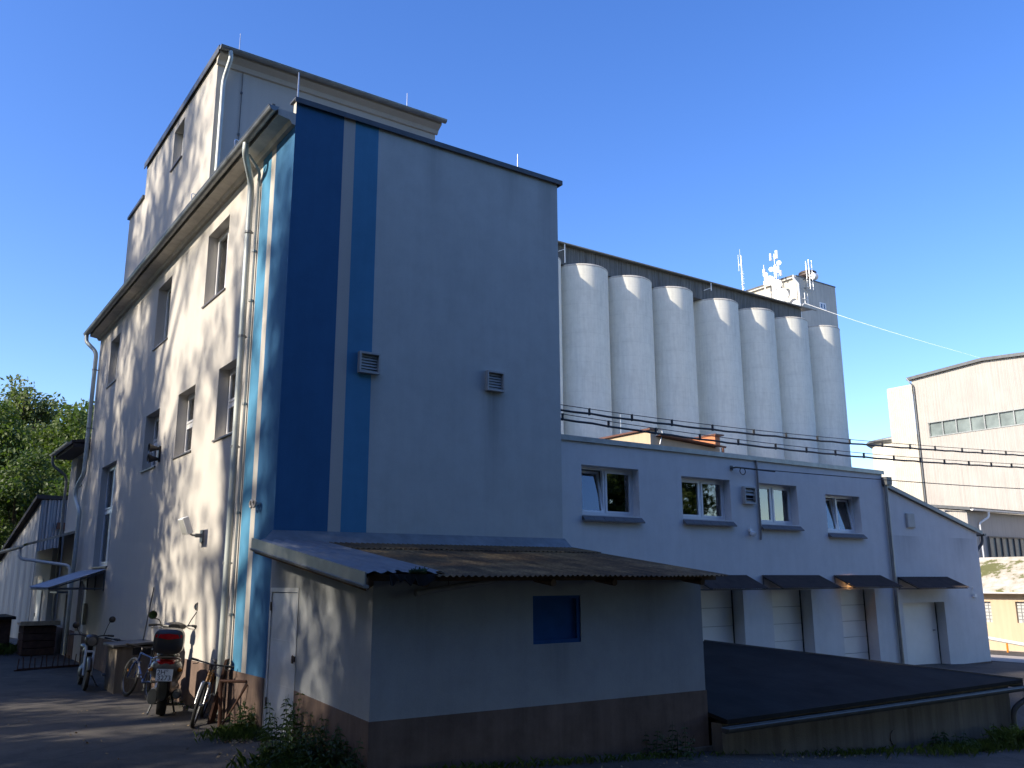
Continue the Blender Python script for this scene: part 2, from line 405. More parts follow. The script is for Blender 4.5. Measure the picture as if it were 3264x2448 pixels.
def thing(name, label, cat, loc=(0, 0, 0), group=None, rz=0):
    o = bpy.data.objects.new(name, None); COL.objects.link(o)
    o.location = loc; o.empty_display_size = .2
    o.rotation_euler = (0, 0, rz)
    return tag(o, label, cat, group)

def kids(o): return [c for c in COL.objects if c.parent == o]
def copy_tree(o, parent=None):
    c = o.copy(); COL.objects.link(c); c.parent = parent
    for ch in kids(o): copy_tree(ch, c)
    return c

def arc_pts(pts, k=6):
    """round the inner corners of a pipe path"""
    pts = [Vector(p) for p in pts]; out = [pts[0]]
    for a, b, c in zip(pts, pts[1:], pts[2:]):
        d = min((a - b).length, (c - b).length) * .45; d = min(d, .16)
        p, q = b + (a - b).normalized() * d, b + (c - b).normalized() * d
        for i in range(k + 1):
            t = i / k; out.append(p * (1 - t) ** 2 + b * 2 * t * (1 - t) + q * t * t)
    return out + [pts[-1]]

def gutter(mb, p0, p1, r=.075, n=10, mi=0, down=(0, 0, -1), out=None):
    """half-round gutter trough with a rolled front lip"""
    p0, p1 = Vector(p0), Vector(p1); t = (p1 - p0).normalized(); side = t.cross(Vector((0, 0, 1))).normalized()
    def ring(p):
        o = [p + side * math.cos(a) * r + Vector((0, 0, 1)) * math.sin(a) * r for a in [PI + PI * i / n for i in range(n + 1)]]
        q = r - .006
        i_ = [p + side * math.cos(a) * q + Vector((0, 0, 1)) * math.sin(a) * q for a in [PI + PI * i / n for i in range(n, -1, -1)]]
        return o + i_
    A, B = ring(p0), ring(p1); k = len(A)
    mb.add(A + B, [(i, (i + 1) % k, k + (i + 1) % k, k + i) for i in range(k)], mi)
    for p in (p0, p1):   # end caps
        o = [p + side * math.cos(a) * r + Vector((0, 0, 1)) * math.sin(a) * r for a in [PI + PI * i / n for i in range(n + 1)]]
        mb.prism(o, t * .004 * (1 if p is p0 else -1), mi)
    for sd in (-1, 1): mb.tube([p0 + side * r * sd, p1 + side * r * sd], .009, 6, mi)
    L = (p1 - p0).length
    for i in range(1, int(L / 2.2) + 1):   # sleeve joints
        c = p0 + t * (i * 2.2)
        if (c - p0).length > L - .1: break
        a = [c + side * math.cos(x) * (r + .006) + Vector((0, 0, 1)) * math.sin(x) * (r + .006) for x in [PI + PI * i / n for i in range(n + 1)]]
        b_ = [q + t * .05 for q in a]
        mb.add(a + b_, [(i, i + 1, n + 2 + i, n + 1 + i) for i in range(n)], mi)

def wall_grid(mb, axis, c, u0, u1, z0, z1, holes, depth, ucuts=(), mi=lambda u, z: 0, mi_rev=0):
    """flat wall at axis=c with rectangular openings and their reveals.
    axis 'X': wall plane X=c, u is Y; axis 'Y': wall plane Y=c, u is X. depth goes inwards (+axis)"""
    us = sorted(set([u0, u1] + [h[0] for h in holes] + [h[1] for h in holes] + [u for u in ucuts if u0 < u < u1]))
    zs = sorted(set([z0, z1] + [h[2] for h in holes] + [h[3] for h in holes]))
    P = (lambda u, z, d=0: (c + d, u, z)) if axis == 'X' else (lambda u, z, d=0: (u, c + d, z))
    for a, b in zip(us, us[1:]):
        for e, f in zip(zs, zs[1:]):
            um, zm = (a + b) / 2, (e + f) / 2
            if any(h[0] < um < h[1] and h[2] < zm < h[3] for h in holes): continue
            mb.quad(P(a, e), P(b, e), P(b, f), P(a, f), mi(um, zm))
    for a, b, e, f in holes:
        k = mi_rev if not callable(mi_rev) else mi_rev((a + b) / 2, 0)
        mb.quad(P(a, e), P(a, e, depth), P(a, f, depth), P(a, f), k); mb.quad(P(b, e), P(b, f), P(b, f, depth), P(b, e, depth), k)
        mb.quad(P(a, e), P(b, e), P(b, e, depth), P(a, e, depth), k); mb.quad(P(a, f), P(a, f, depth), P(b, f, depth), P(b, f), k)

# ------------------------------------------------------------------ camera, light, sky
cam_d = bpy.data.cameras.new('Camera'); cam = bpy.data.objects.new('Camera', cam_d); COL.objects.link(cam)
cr, cu, cf = Vector((.8198, -.5726, -.0041)), Vector((-.1218, -.1814, .9758)), Vector((.5593, .7999, .2181))
cf.normalize(); cr = (cr - cf * cr.dot(cf)).normalized(); cu = cr.cross(cf)
cam.matrix_world = Matrix(((cr.x, cu.x, -cf.x, -4.65), (cr.y, cu.y, -cf.y, -12.81), (cr.z, cu.z, -cf.z, 2.1), (0, 0, 0, 1)))
cam_d.sensor_width = 36; cam_d.lens = 30.99; cam_d.clip_start = .05; cam_d.clip_end = 3000
SC.camera = cam

SUN_AZ, SUN_EL = R(SUN_AZ_DEG), R(SUN_EL_DEG)
sdir = Vector((math.cos(SUN_AZ) * math.cos(SUN_EL), math.sin(SUN_AZ) * math.cos(SUN_EL), math.sin(SUN_EL)))
sd = bpy.data.lights.new('Sun', 'SUN'); sd.energy = SUN_STR; sd.angle = R(.8); sd.color = (1, .90, .74)
so = bpy.data.objects.new('Sun', sd); COL.objects.link(so); so.rotation_euler = sdir.to_track_quat('Z', 'Y').to_euler()
so.location = (-60, 10, 50)
W = bpy.data.worlds.new('World'); SC.world = W; W.use_nodes = True
nt = W.node_tree; bg = nt.nodes['Background']
sky = nt.nodes.new('ShaderNodeTexSky'); sky.sky_type = 'NISHITA'; sky.sun_disc = False
sky.sun_elevation = SUN_EL; sky.sun_rotation = PI / 2 - SUN_AZ
sky.air_density = SKY_AIR; sky.dust_density = SKY_DUST; sky.ozone_density = SKY_OZONE; sky.altitude = 300
hs = nt.nodes.new('ShaderNodeHueSaturation'); hs.inputs['Saturation'].default_value = SKY_SAT; hs.inputs['Hue'].default_value = SKY_HUE
nt.links.new(sky.outputs[0], hs.inputs['Color']); nt.links.new(hs.outputs[0], bg.inputs['Color']); bg.inputs['Strength'].default_value = SKY_STR
SC.view_settings.view_transform = 'Standard'; SC.view_settings.look = 'None'
SC.view_settings.exposure = EXPO; SC.view_settings.gamma = 1
SC.cycles.max_bounces = 8; SC.cycles.diffuse_bounces = 4; SC.cycles.transparent_max_bounces = 12
SC.cycles.use_denoising = True
SC.cycles.sample_clamp_indirect = 6

# ------------------------------------------------------------------ ground
def smooth(a, b, x):
    t = max(0., min(1., (x - a) / (b - a))); return t * t * (3 - 2 * t)
def gz(x, y):
    front = -.8 * smooth(-.5, 13.5, x)
    back = -1.65 * smooth(15, 46, x)
    k = smooth(-3.6, -1.6, y)
    return front * (1 - k) * (1 - smooth(18, 40, x)) + back * max(k, smooth(18, 40, x))
def axis_pts(fine0, fine1, step, far):
    a = list(np.arange(fine0, fine1 + 1e-6, step)); d = step
    lo, hi = fine0, fine1
    while hi < far:
        d *= 1.5; hi += d; a.append(hi); lo -= d; a.insert(0, lo)
    return a
gx, gy = axis_pts(-14, 26, .4, 900), axis_pts(-14, 20, .4, 900)
gm = MB()
gm.v = [(x, y, gz(x, y) + .012 * math.sin(x * 1.7 + y) * math.sin(y * 1.3 - x * .4) * (1 if abs(x) < 30 and abs(y) < 30 else 0)) for y in gy for x in gx]
nx = len(gx)
gm.f = [(j * nx + i, j * nx + i + 1, (j + 1) * nx + i + 1, (j + 1) * nx + i) for j in range(len(gy) - 1) for i in range(nx - 1)]
gm.m = [0] * len(gm.f)
tag(gm.build('ground', M['asphalt'], smooth=True, fix=False), kind='structure')

yx, yy = np.linspace(21.5, 47, 40), np.linspace(-12, 20, 30)
gm = MB(); gm.v = [(x, y, gz(x, y) + .02) for y in yy for x in yx]
gm.f = [(j * 40 + i, j * 40 + i + 1, (j + 1) * 40 + i + 1, (j + 1) * 40 + i) for j in range(29) for i in range(39)]; gm.m = [0] * len(gm.f)
tag(gm.build('concrete_yard', M['yard'], smooth=True, fix=False), kind='structure')

# ------------------------------------------------------------------ windows
def window(parent, axis, c, u0, u1, z0, z1, fw=.06, mull=(.5,), trans=(), tilt=(), blind=None, behind=None, sill=None, slope_sill=None, name='window'):
    """white framed window standing in the plane axis=c; the room side is +axis"""
    if axis == 'X': B = lambda m, a, b, e, f, d0, d1, mi=0: m.box(c + d0, c + d1, a, b, e, f, mi)
    else: B = lambda m, a, b, e, f, d0, d1, mi=0: m.box(a, b, c + d0, c + d1, e, f, mi)
    fr = MB(); d0, d1 = 0, .07
    B(fr, u0, u1, z0, z0 + fw, d0, d1); B(fr, u0, u1, z1 - fw, z1, d0, d1)
    B(fr, u0, u0 + fw, z0 + fw, z1 - fw, d0, d1); B(fr, u1 - fw, u1, z0 + fw, z1 - fw, d0, d1)
    us = [u0 + fw] + [u0 + (u1 - u0) * k for k in mull] + [u1 - fw]
    zs = [z0 + fw] + [z0 + (z1 - z0) * k for k in trans] + [z1 - fw]
    for u in us[1:-1]: B(fr, u - fw * .5, u + fw * .5, z0 + fw, z1 - fw, .002, d1)
    for z in zs[1:-1]:
        for a, b in zip(us, us[1:]):
            B(fr, a + (fw * .5 if a != us[0] else 0), b - (fw * .5 if b != us[-1] else 0), z - fw * .5, z + fw * .5, .004, d1)
    w = fr.build(name, M['pvc'], parent)
    k = 0
    for a, b in zip(us, us[1:]):
        for e, f in zip(zs, zs[1:]):
            a2 = a + (fw * .5 if a != us[0] else 0); b2 = b - (fw * .5 if b != us[-1] else 0)
            e2 = e + (fw * .5 if e != zs[0] else 0); f2 = f - (fw * .5 if f != zs[-1] else 0)
            s, p = MB(), MB(); sw = .045
            off = -.012
            B(s, a2, b2, e2, e2 + sw, off, .05); B(s, a2, b2, f2 - sw, f2, off, .05)
            B(s, a2, a2 + sw, e2 + sw, f2 - sw, off, .05); B(s, b2 - sw, b2, e2 + sw, f2 - sw, off, .05)
            B(p, a2 + sw, b2 - sw, e2 + sw, f2 - sw, .015, .024)
            if k in tilt:   # tilted inwards about its bottom edge
                an = R(9)
                for m in (s, p):
                    nv = []
                    for q in m.v:
                        q = list(q); ai = 0 if axis == 'X' else 1
                        dz, dd = q[2] - e2, q[ai] - c - off
                        q[2] = e2 + dz * math.cos(an) - dd * math.sin(an); q[ai] = c + off + .005 + dz * math.sin(an) + dd * math.cos(an)
                        nv.append(tuple(q))
                    m.v = nv
            so_ = s.build('sash', M['pvc'], w)
            p.build('pane', M['glass'], so_ if False else w)
            k += 1
    if blind:
        bm_ = MB()
        for (a, b, e, f, mt) in blind:
            q = MB(); B(q, u0 + (u1 - u0) * a, u0 + (u1 - u0) * b, z0 + (z1 - z0) * e, z0 + (z1 - z0) * f, (.032, .036)[0] if mt == 'blind' else .14, .038 if mt == 'blind' else .15)
            q.build('blind', M[mt], w)
    if sill:
        q = MB()
        (pr, th, mt) = sill
        B(q, u0 - .05, u1 + .05, z0 - th - .012, z0 - .012, -pr, -.002)
        q.build('sill', M[mt], w)
    return w

# ------------------------------------------------------------------ the blue-striped mill building
FY, GX, EZ, GT = 16.0, 5.42, 9.45, 9.85
mill = thing('mill_building', 'tall cream and grey mill building with dark blue, white and mid blue corner stripes', 'building', (0, 0, 0))
stripe = lambda u: 2 if u < .85 else 1 if u < 1.06 else 3 if u < 1.5 else 0
w3 = [(3.3, 4.68, 7.53, 9.03), (7.5, 8.75, 7.53, 9.03), (13.0, 14.2, 7.6, 8.95)]
w2 = [(2.05, 3.3, 4.63, 5.95), (4.83, 6.08, 4.63, 5.95), (7.63, 8.9, 4.63, 5.92)]
tall = (11.85, 13.75, 2.52, 5.22)
entr = (14.3, 15.5, 0.05, 2.15)
b = MB()
wall_grid(b, 'X', 0, 0, FY, .76, EZ, w3 + w2 + [tall, (entr[0], entr[1], .76, entr[3])], .32, (.85, 1.06, 1.5), lambda u, z: stripe(u), 0)
b.quad((0, 0, EZ), (0, .12, EZ), (0, .12, GT), (0, 0, GT), 1)                        # end of the gable parapet
wall_grid(b, 'Y', 0, 0, GX, 0, GT, [], 0, (.85, 1.06, 1.5), lambda u, z: {0: 4}.get(stripe(u), stripe(u)))
b.quad((GX, 0, -.4), (GX, FY, -.4), (GX, FY, GT), (GX, 0, GT), 4)                    # back
b.quad((0, FY, -.4), (0, FY, EZ), (GX, FY, EZ), (GX, FY, -.4), 0)
b.quad((0, 0, -.4), (0, FY, -.4), (0, FY, .76), (0, 0, .76), 0)
b.build('wall', [M['facade'], M['facade'], M['darkblue'], M['midblue'], M['gable']], mill, fix=False)
b = MB()
b.box(-.014, 0.0, .03, 14.3, -.4, .76); b.build('plinth', M['plinth'], mill)
b = MB(); b.box(-.014, 0, 15.5, FY, -.4, .76); b.build('plinth', M['plinth'], mill)
b = MB(); b.box(-.04, GX + .09, -.055, .20, GT + .003, GT + .035); b.box(-.04, GX + .09, -.06, -.05, GT - .06, GT + .03)
b.box(GX + .08, GX + .095, -.06, .3, GT - .06, GT + .03)
b.build('gable_coping', M['zincdark'], mill)
b = MB(); b.box(-.36, GX, .125, FY + .12, EZ + .17, EZ + .22); b.box(-.41, -.36, -.02, FY + .12, EZ + .165, EZ + .2)
b.box(0, GX, .12, FY, EZ + .16, EZ + .17)
b.build('roof', M['zincdark'], mill)
b = MB(); b.prism([(-.001, 0, EZ - .05), (-.06, 0, EZ - .04), (-.10, 0, EZ + .02), (-.30, 0, EZ + .05), (-.30, 0, EZ + .16), (-.001, 0, EZ + .16)], (0, FY + .1, 0))
b.build('eaves_soffit', M['soffit'], mill)
b = MB(); gutter(b, (-.39, -.06, EZ + .15), (-.39, FY + .25, EZ + .15), .08)
g_ = b.build('gutter', M['zinc'], mill, smooth=True)
def brackets(pts, r, parent, mt='zinc'):
    for p in pts:
        q = MB(); x, y, z = p
        q.lathe([(r + .012, -.02), (r + .012, .02)], (x, y, z), n=12); q.box(min(x, 0), max(x, 0), y - .012, y + .012, z - .012, z + .012)
        q.build('pipe_clip', M[mt], parent)
b = MB(); b.tube(arc_pts([(-.39, 1.3, EZ + .08), (-.39, 1.32, EZ - .10), (-.11, 1.76, EZ - .42), (-.11, 1.76, 8.6), (-.11, 1.72, 3.4), (-.11, 1.72, 1.2), (-.11, 1.72, .1)]), .055, 12)
dp = b.build('downpipe', M['palepipe'], mill, smooth=True)
brackets([(-.11, 1.745, z) for z in (8.1, 6.2, 4.3, 2.4)], .055, dp)
b = MB(); b.tube(arc_pts([(-.3, 1.42, EZ - .05), (-.05, 1.5, EZ - .3), (-.05, 1.56, 9.0), (-.05, 1.56, .85)]), .028, 8)
dp = b.build('cable_duct', M['facade'], mill, smooth=True)
brackets([(-.05, 1.56, z) for z in (7.7, 6.8, 5.0, 3.2, 1.6)], .028, dp)
b = MB(); b.tube(arc_pts([(-.39, FY + .12, EZ + .08), (-.39, FY + .1, EZ - .12), (-.13, FY - .25, EZ - .5), (-.13, FY - .25, 5.25), (-.2, FY + .35, 4.9), (-.2, FY + .4, 4.6), (-.13, FY - .15, 4.15), (-.13, FY - .1, 2.7), (-.13, FY + .0, 2.2), (-.13, FY - .05, .1)]), .06, 12)
dp = b.build('downpipe', M['palepipe'], mill, smooth=True)
brackets([(-.13, FY - .25, z) for z in (8.4, 6.6)], .06, dp)
for (a, c, e, f) in w3:
    window(mill, 'X', .2, a, c, e, f, .07, (.45,), sill=(.23, .03, 'sillmetal'))
for (a, c, e, f) in w2:
    window(mill, 'X', .2, a, c, e, f, .07, (), (.5,), sill=(.23, .03, 'sillmetal'))
window(mill, 'X', .16, *tall, .08, (.5,), (.55,), sill=(.2, .03, 'sillmetal'))
b = MB(); b.box(.12, .18, entr[0], entr[1], .03, 2.15)
for y in (entr[0], entr[1] - .09): b.box(.09, .12, y, y + .09, .03, 2.15)
b.box(.09, .12, entr[0], entr[1], 2.06, 2.148); b.box(.095, .12, 14.86, 14.94, .03, 2.06)
d = b.build('door', M['doorpaint'], mill)
b = MB(); b.tube([(.12, 14.8, 1.05), (.06, 14.8, 1.05), (.06, 14.68, 1.05)], .012, 6); b.build('handle', M['steel'], d)
b = MB(); b.box(-.09, -.001, 13.93, 14.15, 1.0, 1.55); b.build('meter_box', M['grille'], mill)
# flashing where the shed roof meets the gable
b = MB(); b.prism([(-.02, -.002, 2.86), (-.02, -.004, 2.70), (-.28, -.26, 2.63), (-.28, -.27, 2.65), ], (.001, 0, 0))
b = MB()
b.hexa([(-.30, -.30, 2.615), (GX + .04, -.27, 2.62), (GX + .04, -.002, 2.70), (-.01, -.002, 2.70)], [(-.30, -.31, 2.63), (GX + .04, -.28, 2.635), (GX + .04, -.006, 2.85), (-.01, -.006, 2.85)])
b.build('roof_flashing', M['zinc'], mill)
def louvre(parent, axis, c, u0, u1, z0, z1, n=6, name='wall_vent', mt='grille', open_=None):
    B = (lambda m, a, b2, e, f, d0, d1: m.box(a, b2, c - d1, c - d0, e, f)) if axis == 'Y' else (lambda m, a, b2, e, f, d0, d1: m.box(c - d1, c - d0, a, b2, e, f))
    m = MB(); t = .03
    B(m, u0, u1, z0, z0 + t, .002, .09); B(m, u0, u1, z1 - t, z1, .002, .09); B(m, u0, u0 + t, z0 + t, z1 - t, .002, .09); B(m, u1 - t, u1, z0 + t, z1 - t, .002, .09)
    o = m.build(name, M[mt], parent)
    h = (z1 - z0 - 2 * t) / n; m = MB()
    for i in range(n):
        z = z0 + t + h * i; ang = R(35) if open_ is None or i not in open_ else R(75)
        dy, dz = h * 1.05 * math.sin(ang) * .8, h * 1.05 * math.cos(ang)
        if axis == 'Y':
            m.hexa([(u0 + t, c - .02 - dy, z), (u1 - t, c - .02 - dy, z), (u1 - t, c - .012 - dy, z), (u0 + t, c - .012 - dy, z)],
                   [(u0 + t, c - .02, z + dz), (u1 - t, c - .02, z + dz), (u1 - t, c - .012, z + dz), (u0 + t, c - .012, z + dz)])
    m.build('slats', M[mt], o)
    m = MB(); B(m, u0 + t, u1 - t, z0 + t, z1 - t, .002, .01); m.build('opening', M['void'], o)
    return o
louvre(mill, 'Y', 0, 1.25, 1.62, 5.40, 5.75)
louvre(mill, 'Y', 0, 3.72, 4.09, 5.40, 5.76)

# upper storey standing on the roof, flush with both faces
TX0, TX1, TY0, TY1, TZ = 0.0, 5.46, 5.0, 11.42, 13.28
b = MB(); win_t = (7.58, 8.5, 12.05, 13.08)
wall_grid(b, 'X', TX0, TY0, TY1, EZ + .2, TZ, [win_t], .3)
b.quad((TX0, TY0, EZ + .2), (TX1, TY0, EZ + .2), (TX1, TY0, TZ), (TX0, TY0, TZ)); b.quad((TX1, TY0, EZ + .2), (TX1, TY1, EZ + .2), (TX1, TY1, TZ), (TX1, TY0, TZ))
b.quad((TX0, TY1, EZ + .2), (TX0, TY1, TZ), (TX1, TY1, TZ), (TX1, TY1, EZ + .2))
up = b.build('upper_storey', M['facade'], mill, fix=False)
b = MB(); b.box(-.05, TX1 + .08, TY0 - .25, TY1 + .1, TZ + .13, TZ + .17); b.box(-.07, -.05, TY0 - .25, TY1 + .1, TZ + .02, TZ + .18)
b.box(-.02, TX1, TY0, TY1, TZ, TZ + .13)
b.build('roof', M['zincdark'], up)
b = MB(); b.prism([(-.03, TY0 - .001, TZ - .16), (-.03, TY0 - .05, TZ - .15), (-.03, TY0 - .09, TZ - .06), (-.03, TY0 - .24, TZ + .02), (-.03, TY0 - .24, TZ + .125), (-.03, TY0 - .001, TZ + .125)], (TX1 + .08, 0, 0))
b.build('eaves_soffit', M['facade'], up)
b = MB(); gutter(b, (-.06, TY0 - .32, TZ + .12), (TX1 + .12, TY0 - .32, TZ + .12), .075); b.build('gutter', M['zinc'], up, smooth=True)
b = MB(); b.tube(arc_pts([(.16, TY0 - .33, TZ + .06), (.18, TY0 - .33, TZ - .1), (.12, TY0 - .09, TZ - .55), (.12, TY0 - .09, 9.8)]), .05, 12); b.build('downpipe', M['palepipe'], up, smooth=True)
b = MB(); b.tube([(.55, TY0 - .02, TZ - .1), (.55, TY0 - .02, 9.7)], .008, 6)
for z in (12.6, 11.6, 10.8): b.box(.53, .57, TY0 - .03, TY0, z, z + .05)
b.build('lightning_conductor', M['zincdark'], up)
window(up, 'X', .2, *win_t, .06, (), sill=(.24, .03, 'sillmetal'))
b = MB(); b.box(0, 4.5, TY1, 13.25, EZ + .2, 12.42); lo = b.build('stair_head', M['facade'], mill)
b = MB(); b.box(-.06, 4.56, TY1, 13.3, 12.42, 12.5); b.build('roof', M['zincdark'], lo)
b = MB()
for y in (11.62, 11.95): b.tube([(0, y, 12.7 - (y - 11.62)), (-.14, y, 12.72 - (y - 11.62))], .06, 10)
for p, h in (((.5, 5.2, TZ + .17), .75), ((4.75, 5.2, TZ + .17), .7), ((.05, .1, GT + .03), .55), ((4.55, .12, GT + .03), .38)):
    b = MB(); b.tube([p, (p[0], p[1], p[2] + h)], [.014, .009], 6); b.box(p[0] - .05, p[0] + .05, p[1] - .05, p[1] + .05, p[2] - .003, p[2] + .04)
    b.build('lightning_rod', M['steel'], mill)
for y in (1.9, 4.65):
    b = MB(); b.tube(arc_pts([(-.4, y, EZ + .2), (-.42, y, EZ + .42), (-.3, y + .1, EZ + .45), (-.2, y + .1, EZ + .22)]), .008, 6); b.build('conductor_wire', M['steel'], mill)

# things fixed on the facade
fl = thing('floodlight', 'pale square floodlight tilted on a bracket of the sunlit facade', 'floodlight', (0, 3.6, 2.95))
b = MB(); b.obox((-.34, 3.5, 3.08), (.05, 0, .022), (0, .17, 0), (-.055, 0, .14)); b.build('lamp_housing', M['antwhite'], fl, bevel=.008)
b = MB(); b.obox((-.392, 3.5, 3.058), (.002, 0, .001), (0, .15, 0), (-.047, 0, .12)); b.build('lamp_glass', M['grille'], fl)
b = MB(); b.tube([(-.3, 3.5, 2.98), (-.2, 3.52, 2.92), (-.06, 3.6, 2.92)], .018, 8); b.box(-.03, -.002, 3.52, 3.68, 2.8, 3.02); b.obox((-.08, 3.6, 2.92), (.05, 0, 0), (0, .035, 0), (0, 0, .035)); b.build('bracket', M['zinc'], fl)
si = thing('alarm_siren', 'black pair of round horns beside the middle storey window', 'siren', (0, 7.3, 4.75))
for z in (4.72, 4.95):
    b = MB(); b.lathe([(.03, -.02), (.05, -.12), (.10, -.24), (.105, -.245), (.08, -.235), (.02, -.15)], (0, 7.25, z), 'X', 16); b.build('horn', M['dark'], si, smooth=True)
b = MB(); b.box(-.05, -.002, 7.2, 7.3, 4.66, 5.0); b.build('back_plate', M['dark'], si)
for i, y in enumerate((.62, .76)):
    hk = thing('cable_anchor', ['small round cable anchor nearer the corner on the dark blue stripe', 'small round cable anchor further from the corner on the dark blue stripe'][i], 'anchor', (0, y, 3.28), 'cable anchors on the blue stripe')
    b = MB(); b.tube([(0, y, 3.28), (-.08, y, 3.28)], .02, 8); b.build('bolt', M['steel'], hk)
    b = MB(); b.tube([(-.1 - .0, y + .055 * math.cos(t), 3.28 + .055 * math.sin(t)) for t in np.linspace(0, 2 * PI, 14)[:-1]], .018, 8, closed=True); b.build('ring', M['soffit'], hk, smooth=True)

# awning over the entrance
aw = thing('entrance_awning', 'milky corrugated awning on dark steel brackets over the far facade door', 'awning', (0, 12, 2.4))
b = MB(); dv = Vector((-1.28, 0, -.44)); b.sheet((-.01, 11.9, 2.43), (0, 1, 0), 3.4, dv, dv.length, .12, .018); b.build('awning_sheet', M['polyc'], aw, smooth=True)
b = MB()
for y in (11.93, 13.05, 14.15, 15.25):
    b.tube([(-.02, y, 2.37), (-1.25, y, 1.95)], .018, 6); b.tube([(-.02, y, 1.95), (-1.25, y, 1.95)], .018, 6); b.tube([(-.02, y, 2.4), (-.02, y, 1.9)], .018, 6)
b.tube([(-1.25, 11.93, 1.94), (-1.25, 15.25, 1.94)], .022, 6)
b.build('bracket_frame', M['zincdark'], aw)

# ------------------------------------------------------------------ lower wing behind the mill
wing = thing('lower_wing', 'low two storey pale wing with a dark eave at the far end of the mill', 'building', (0, FY, 0))
b = MB(); ww = (16.95, 18.2, 5.05, 6.0); wd = (16.75, 17.75, .02, 1.75)
wall_grid(b, 'X', .03, FY, 19.3, -.3, 6.15, [ww, wd], .25)
b.quad((.03, 19.3, -.3), (.03, 19.3, 6.15), (5, 19.3, 6.15), (5, 19.3, -.3)); b.quad((5, FY, -.3), (5, 19.3, -.3), (5, 19.3, 6.15), (5, FY, 6.15))
b.build('wall', M['facade'], wing, fix=False)
b = MB(); b.hexa([(-.5, FY + .02, 6.18), (-.5, 19.45, 6.18), (5.1, 19.45, 6.9), (5.1, FY + .02, 6.9)], [(-.5, FY + .02, 6.27), (-.5, 19.45, 6.27), (5.1, 19.45, 6.99), (5.1, FY + .02, 6.99)])
b.box(-.46, .028, FY + .02, 19.4, 6.06, 6.17)
b.build('roof', M['verge'], wing)
b = MB(); gutter(b, (-.56, FY + .05, 6.2), (-.56, 19.5, 6.2), .07); b.build('gutter', M['zinc'], wing, smooth=True)
b = MB(); b.tube(arc_pts([(-.56, 19.2, 6.15), (-.56, 19.2, 5.85), (-.1, 19.15, 5.5), (-.06, 19.15, .1)]), .045, 10); b.build('downpipe', M['zinc'], wing, smooth=True)
window(wing, 'X', .2, *ww, .06, (.5,), sill=(.2, .03, 'sillmetal'))
b = MB(); b.box(.15, .2, *wd); d = b.build('door', M['wood'], wing); b = MB(); b.tube([(.15, 16.9, .9), (.09, 16.9, .9), (.09, 17.0, .9)], .012, 6); b.build('handle', M['steel'], d)
b = MB(); b.box(-.4, .028, 16.6, 17.95, 1.80, 1.85); b.build('door_canopy', M['zincdark'], wing)
for a, c in ((FY, 16.75), (17.75, 19.3)):
    b = MB(); b.box(.014, .03, a, c, -.3, .76); b.build('plinth', M['plinth'], wing)
# lean-to porch roof beyond the wing
po = thing('lean_to_porch', 'small lean-to porch with mossy dark roof and white pipe beyond the wing', 'porch', (0, 19.4, 0))
b = MB(); b.hexa([(-1.35, 16.9, 3.15), (-1.35, 23.2, 3.15), (.02, 23.2, 3.58), (.02, 16.9, 3.58)], [(-1.35, 16.9, 3.22), (-1.35, 23.2, 3.22), (.02, 23.2, 3.66), (.02, 16.9, 3.66)]); b.build('roof', M['moss'], po)
b = MB(); b.box(-.25, 0, 19.32, 23.1, -.3, 3.2); b.build('wall', M['facade'], po)
b = MB(); b.box(-.28, -.252, 20.6, 21.7, 0, 2.2); d = b.build('door', M['doorpaint'], po); b = MB(); b.box(-.3, -.281, 21.55, 21.6, 1, 1.12); b.build('handle', M['dark'], d)
b = MB(); gutter(b, (-1.42, 16.9, 3.14), (-1.42, 23.2, 3.14), .06); b.build('gutter', M['zinc'], po, smooth=True)
b = MB(); b.tube(arc_pts([(-1.42, 17.1, 3.1), (-1.42, 17.1, 2.8), (-.12, 16.6, 2.6), (-.1, 16.55, 1.9)]), .045, 10); b.build('downpipe', M['antwhite'], po, smooth=True)

# metal shed at the far left
ms = thing('metal_shed', 'pale corrugated metal shed with a sloping dark verge at the far left', 'shed', (.1, 26, 0))
A, Bq = Vector((.09, 26, 0)), Vector((-.55, 31.6, 0)); dr = (Bq - A).normalized()
b = MB(); b.quad(A + Vector((0, 0, -.3)), Bq + Vector((0, 0, -.3)), Bq + Vector((0, 0, 3.1)), A + Vector((0, 0, 5.35)))
b.quad(A + Vector((4, .5, -.3)), A + Vector((4, .5, 5.35)), Bq + Vector((4, .5, 3.1)), Bq + Vector((4, .5, -.3)))
b.quad(Bq + Vector((0, 0, -.3)), Bq + Vector((4, .5, -.3)), Bq + Vector((4, .5, 3.1)), Bq + Vector((0, 0, 3.1)))
b.build('wall', M['sheetwhite'], ms, fix=False)
b = MB(); b.sheet((.08, 25.98, 5.3), (1, .03, 0), 3.0, (0, 0, -1), 5.5, .16, .02); b.build('gable_sheet', M['sheetwhite'], ms, smooth=True)
b = MB(); b.hexa([A + Vector((-.2, -.15, 5.3)), Bq + Vector((-.2, 0, 3.02)), Bq + Vector((4, .5, 3.02)), A + Vector((4, .35, 5.3))], [A + Vector((-.2, -.15, 5.45)), Bq + Vector((-.2, 0, 3.17)), Bq + Vector((4, .5, 3.17)), A + Vector((4, .35, 5.45))]); b.build('roof', M['verge'], ms)
b = MB(); b.box(.7, 2.2, 25.86, 25.94, 4.15, 4.4); b.build('roof_beam', M['terracotta'], ms)

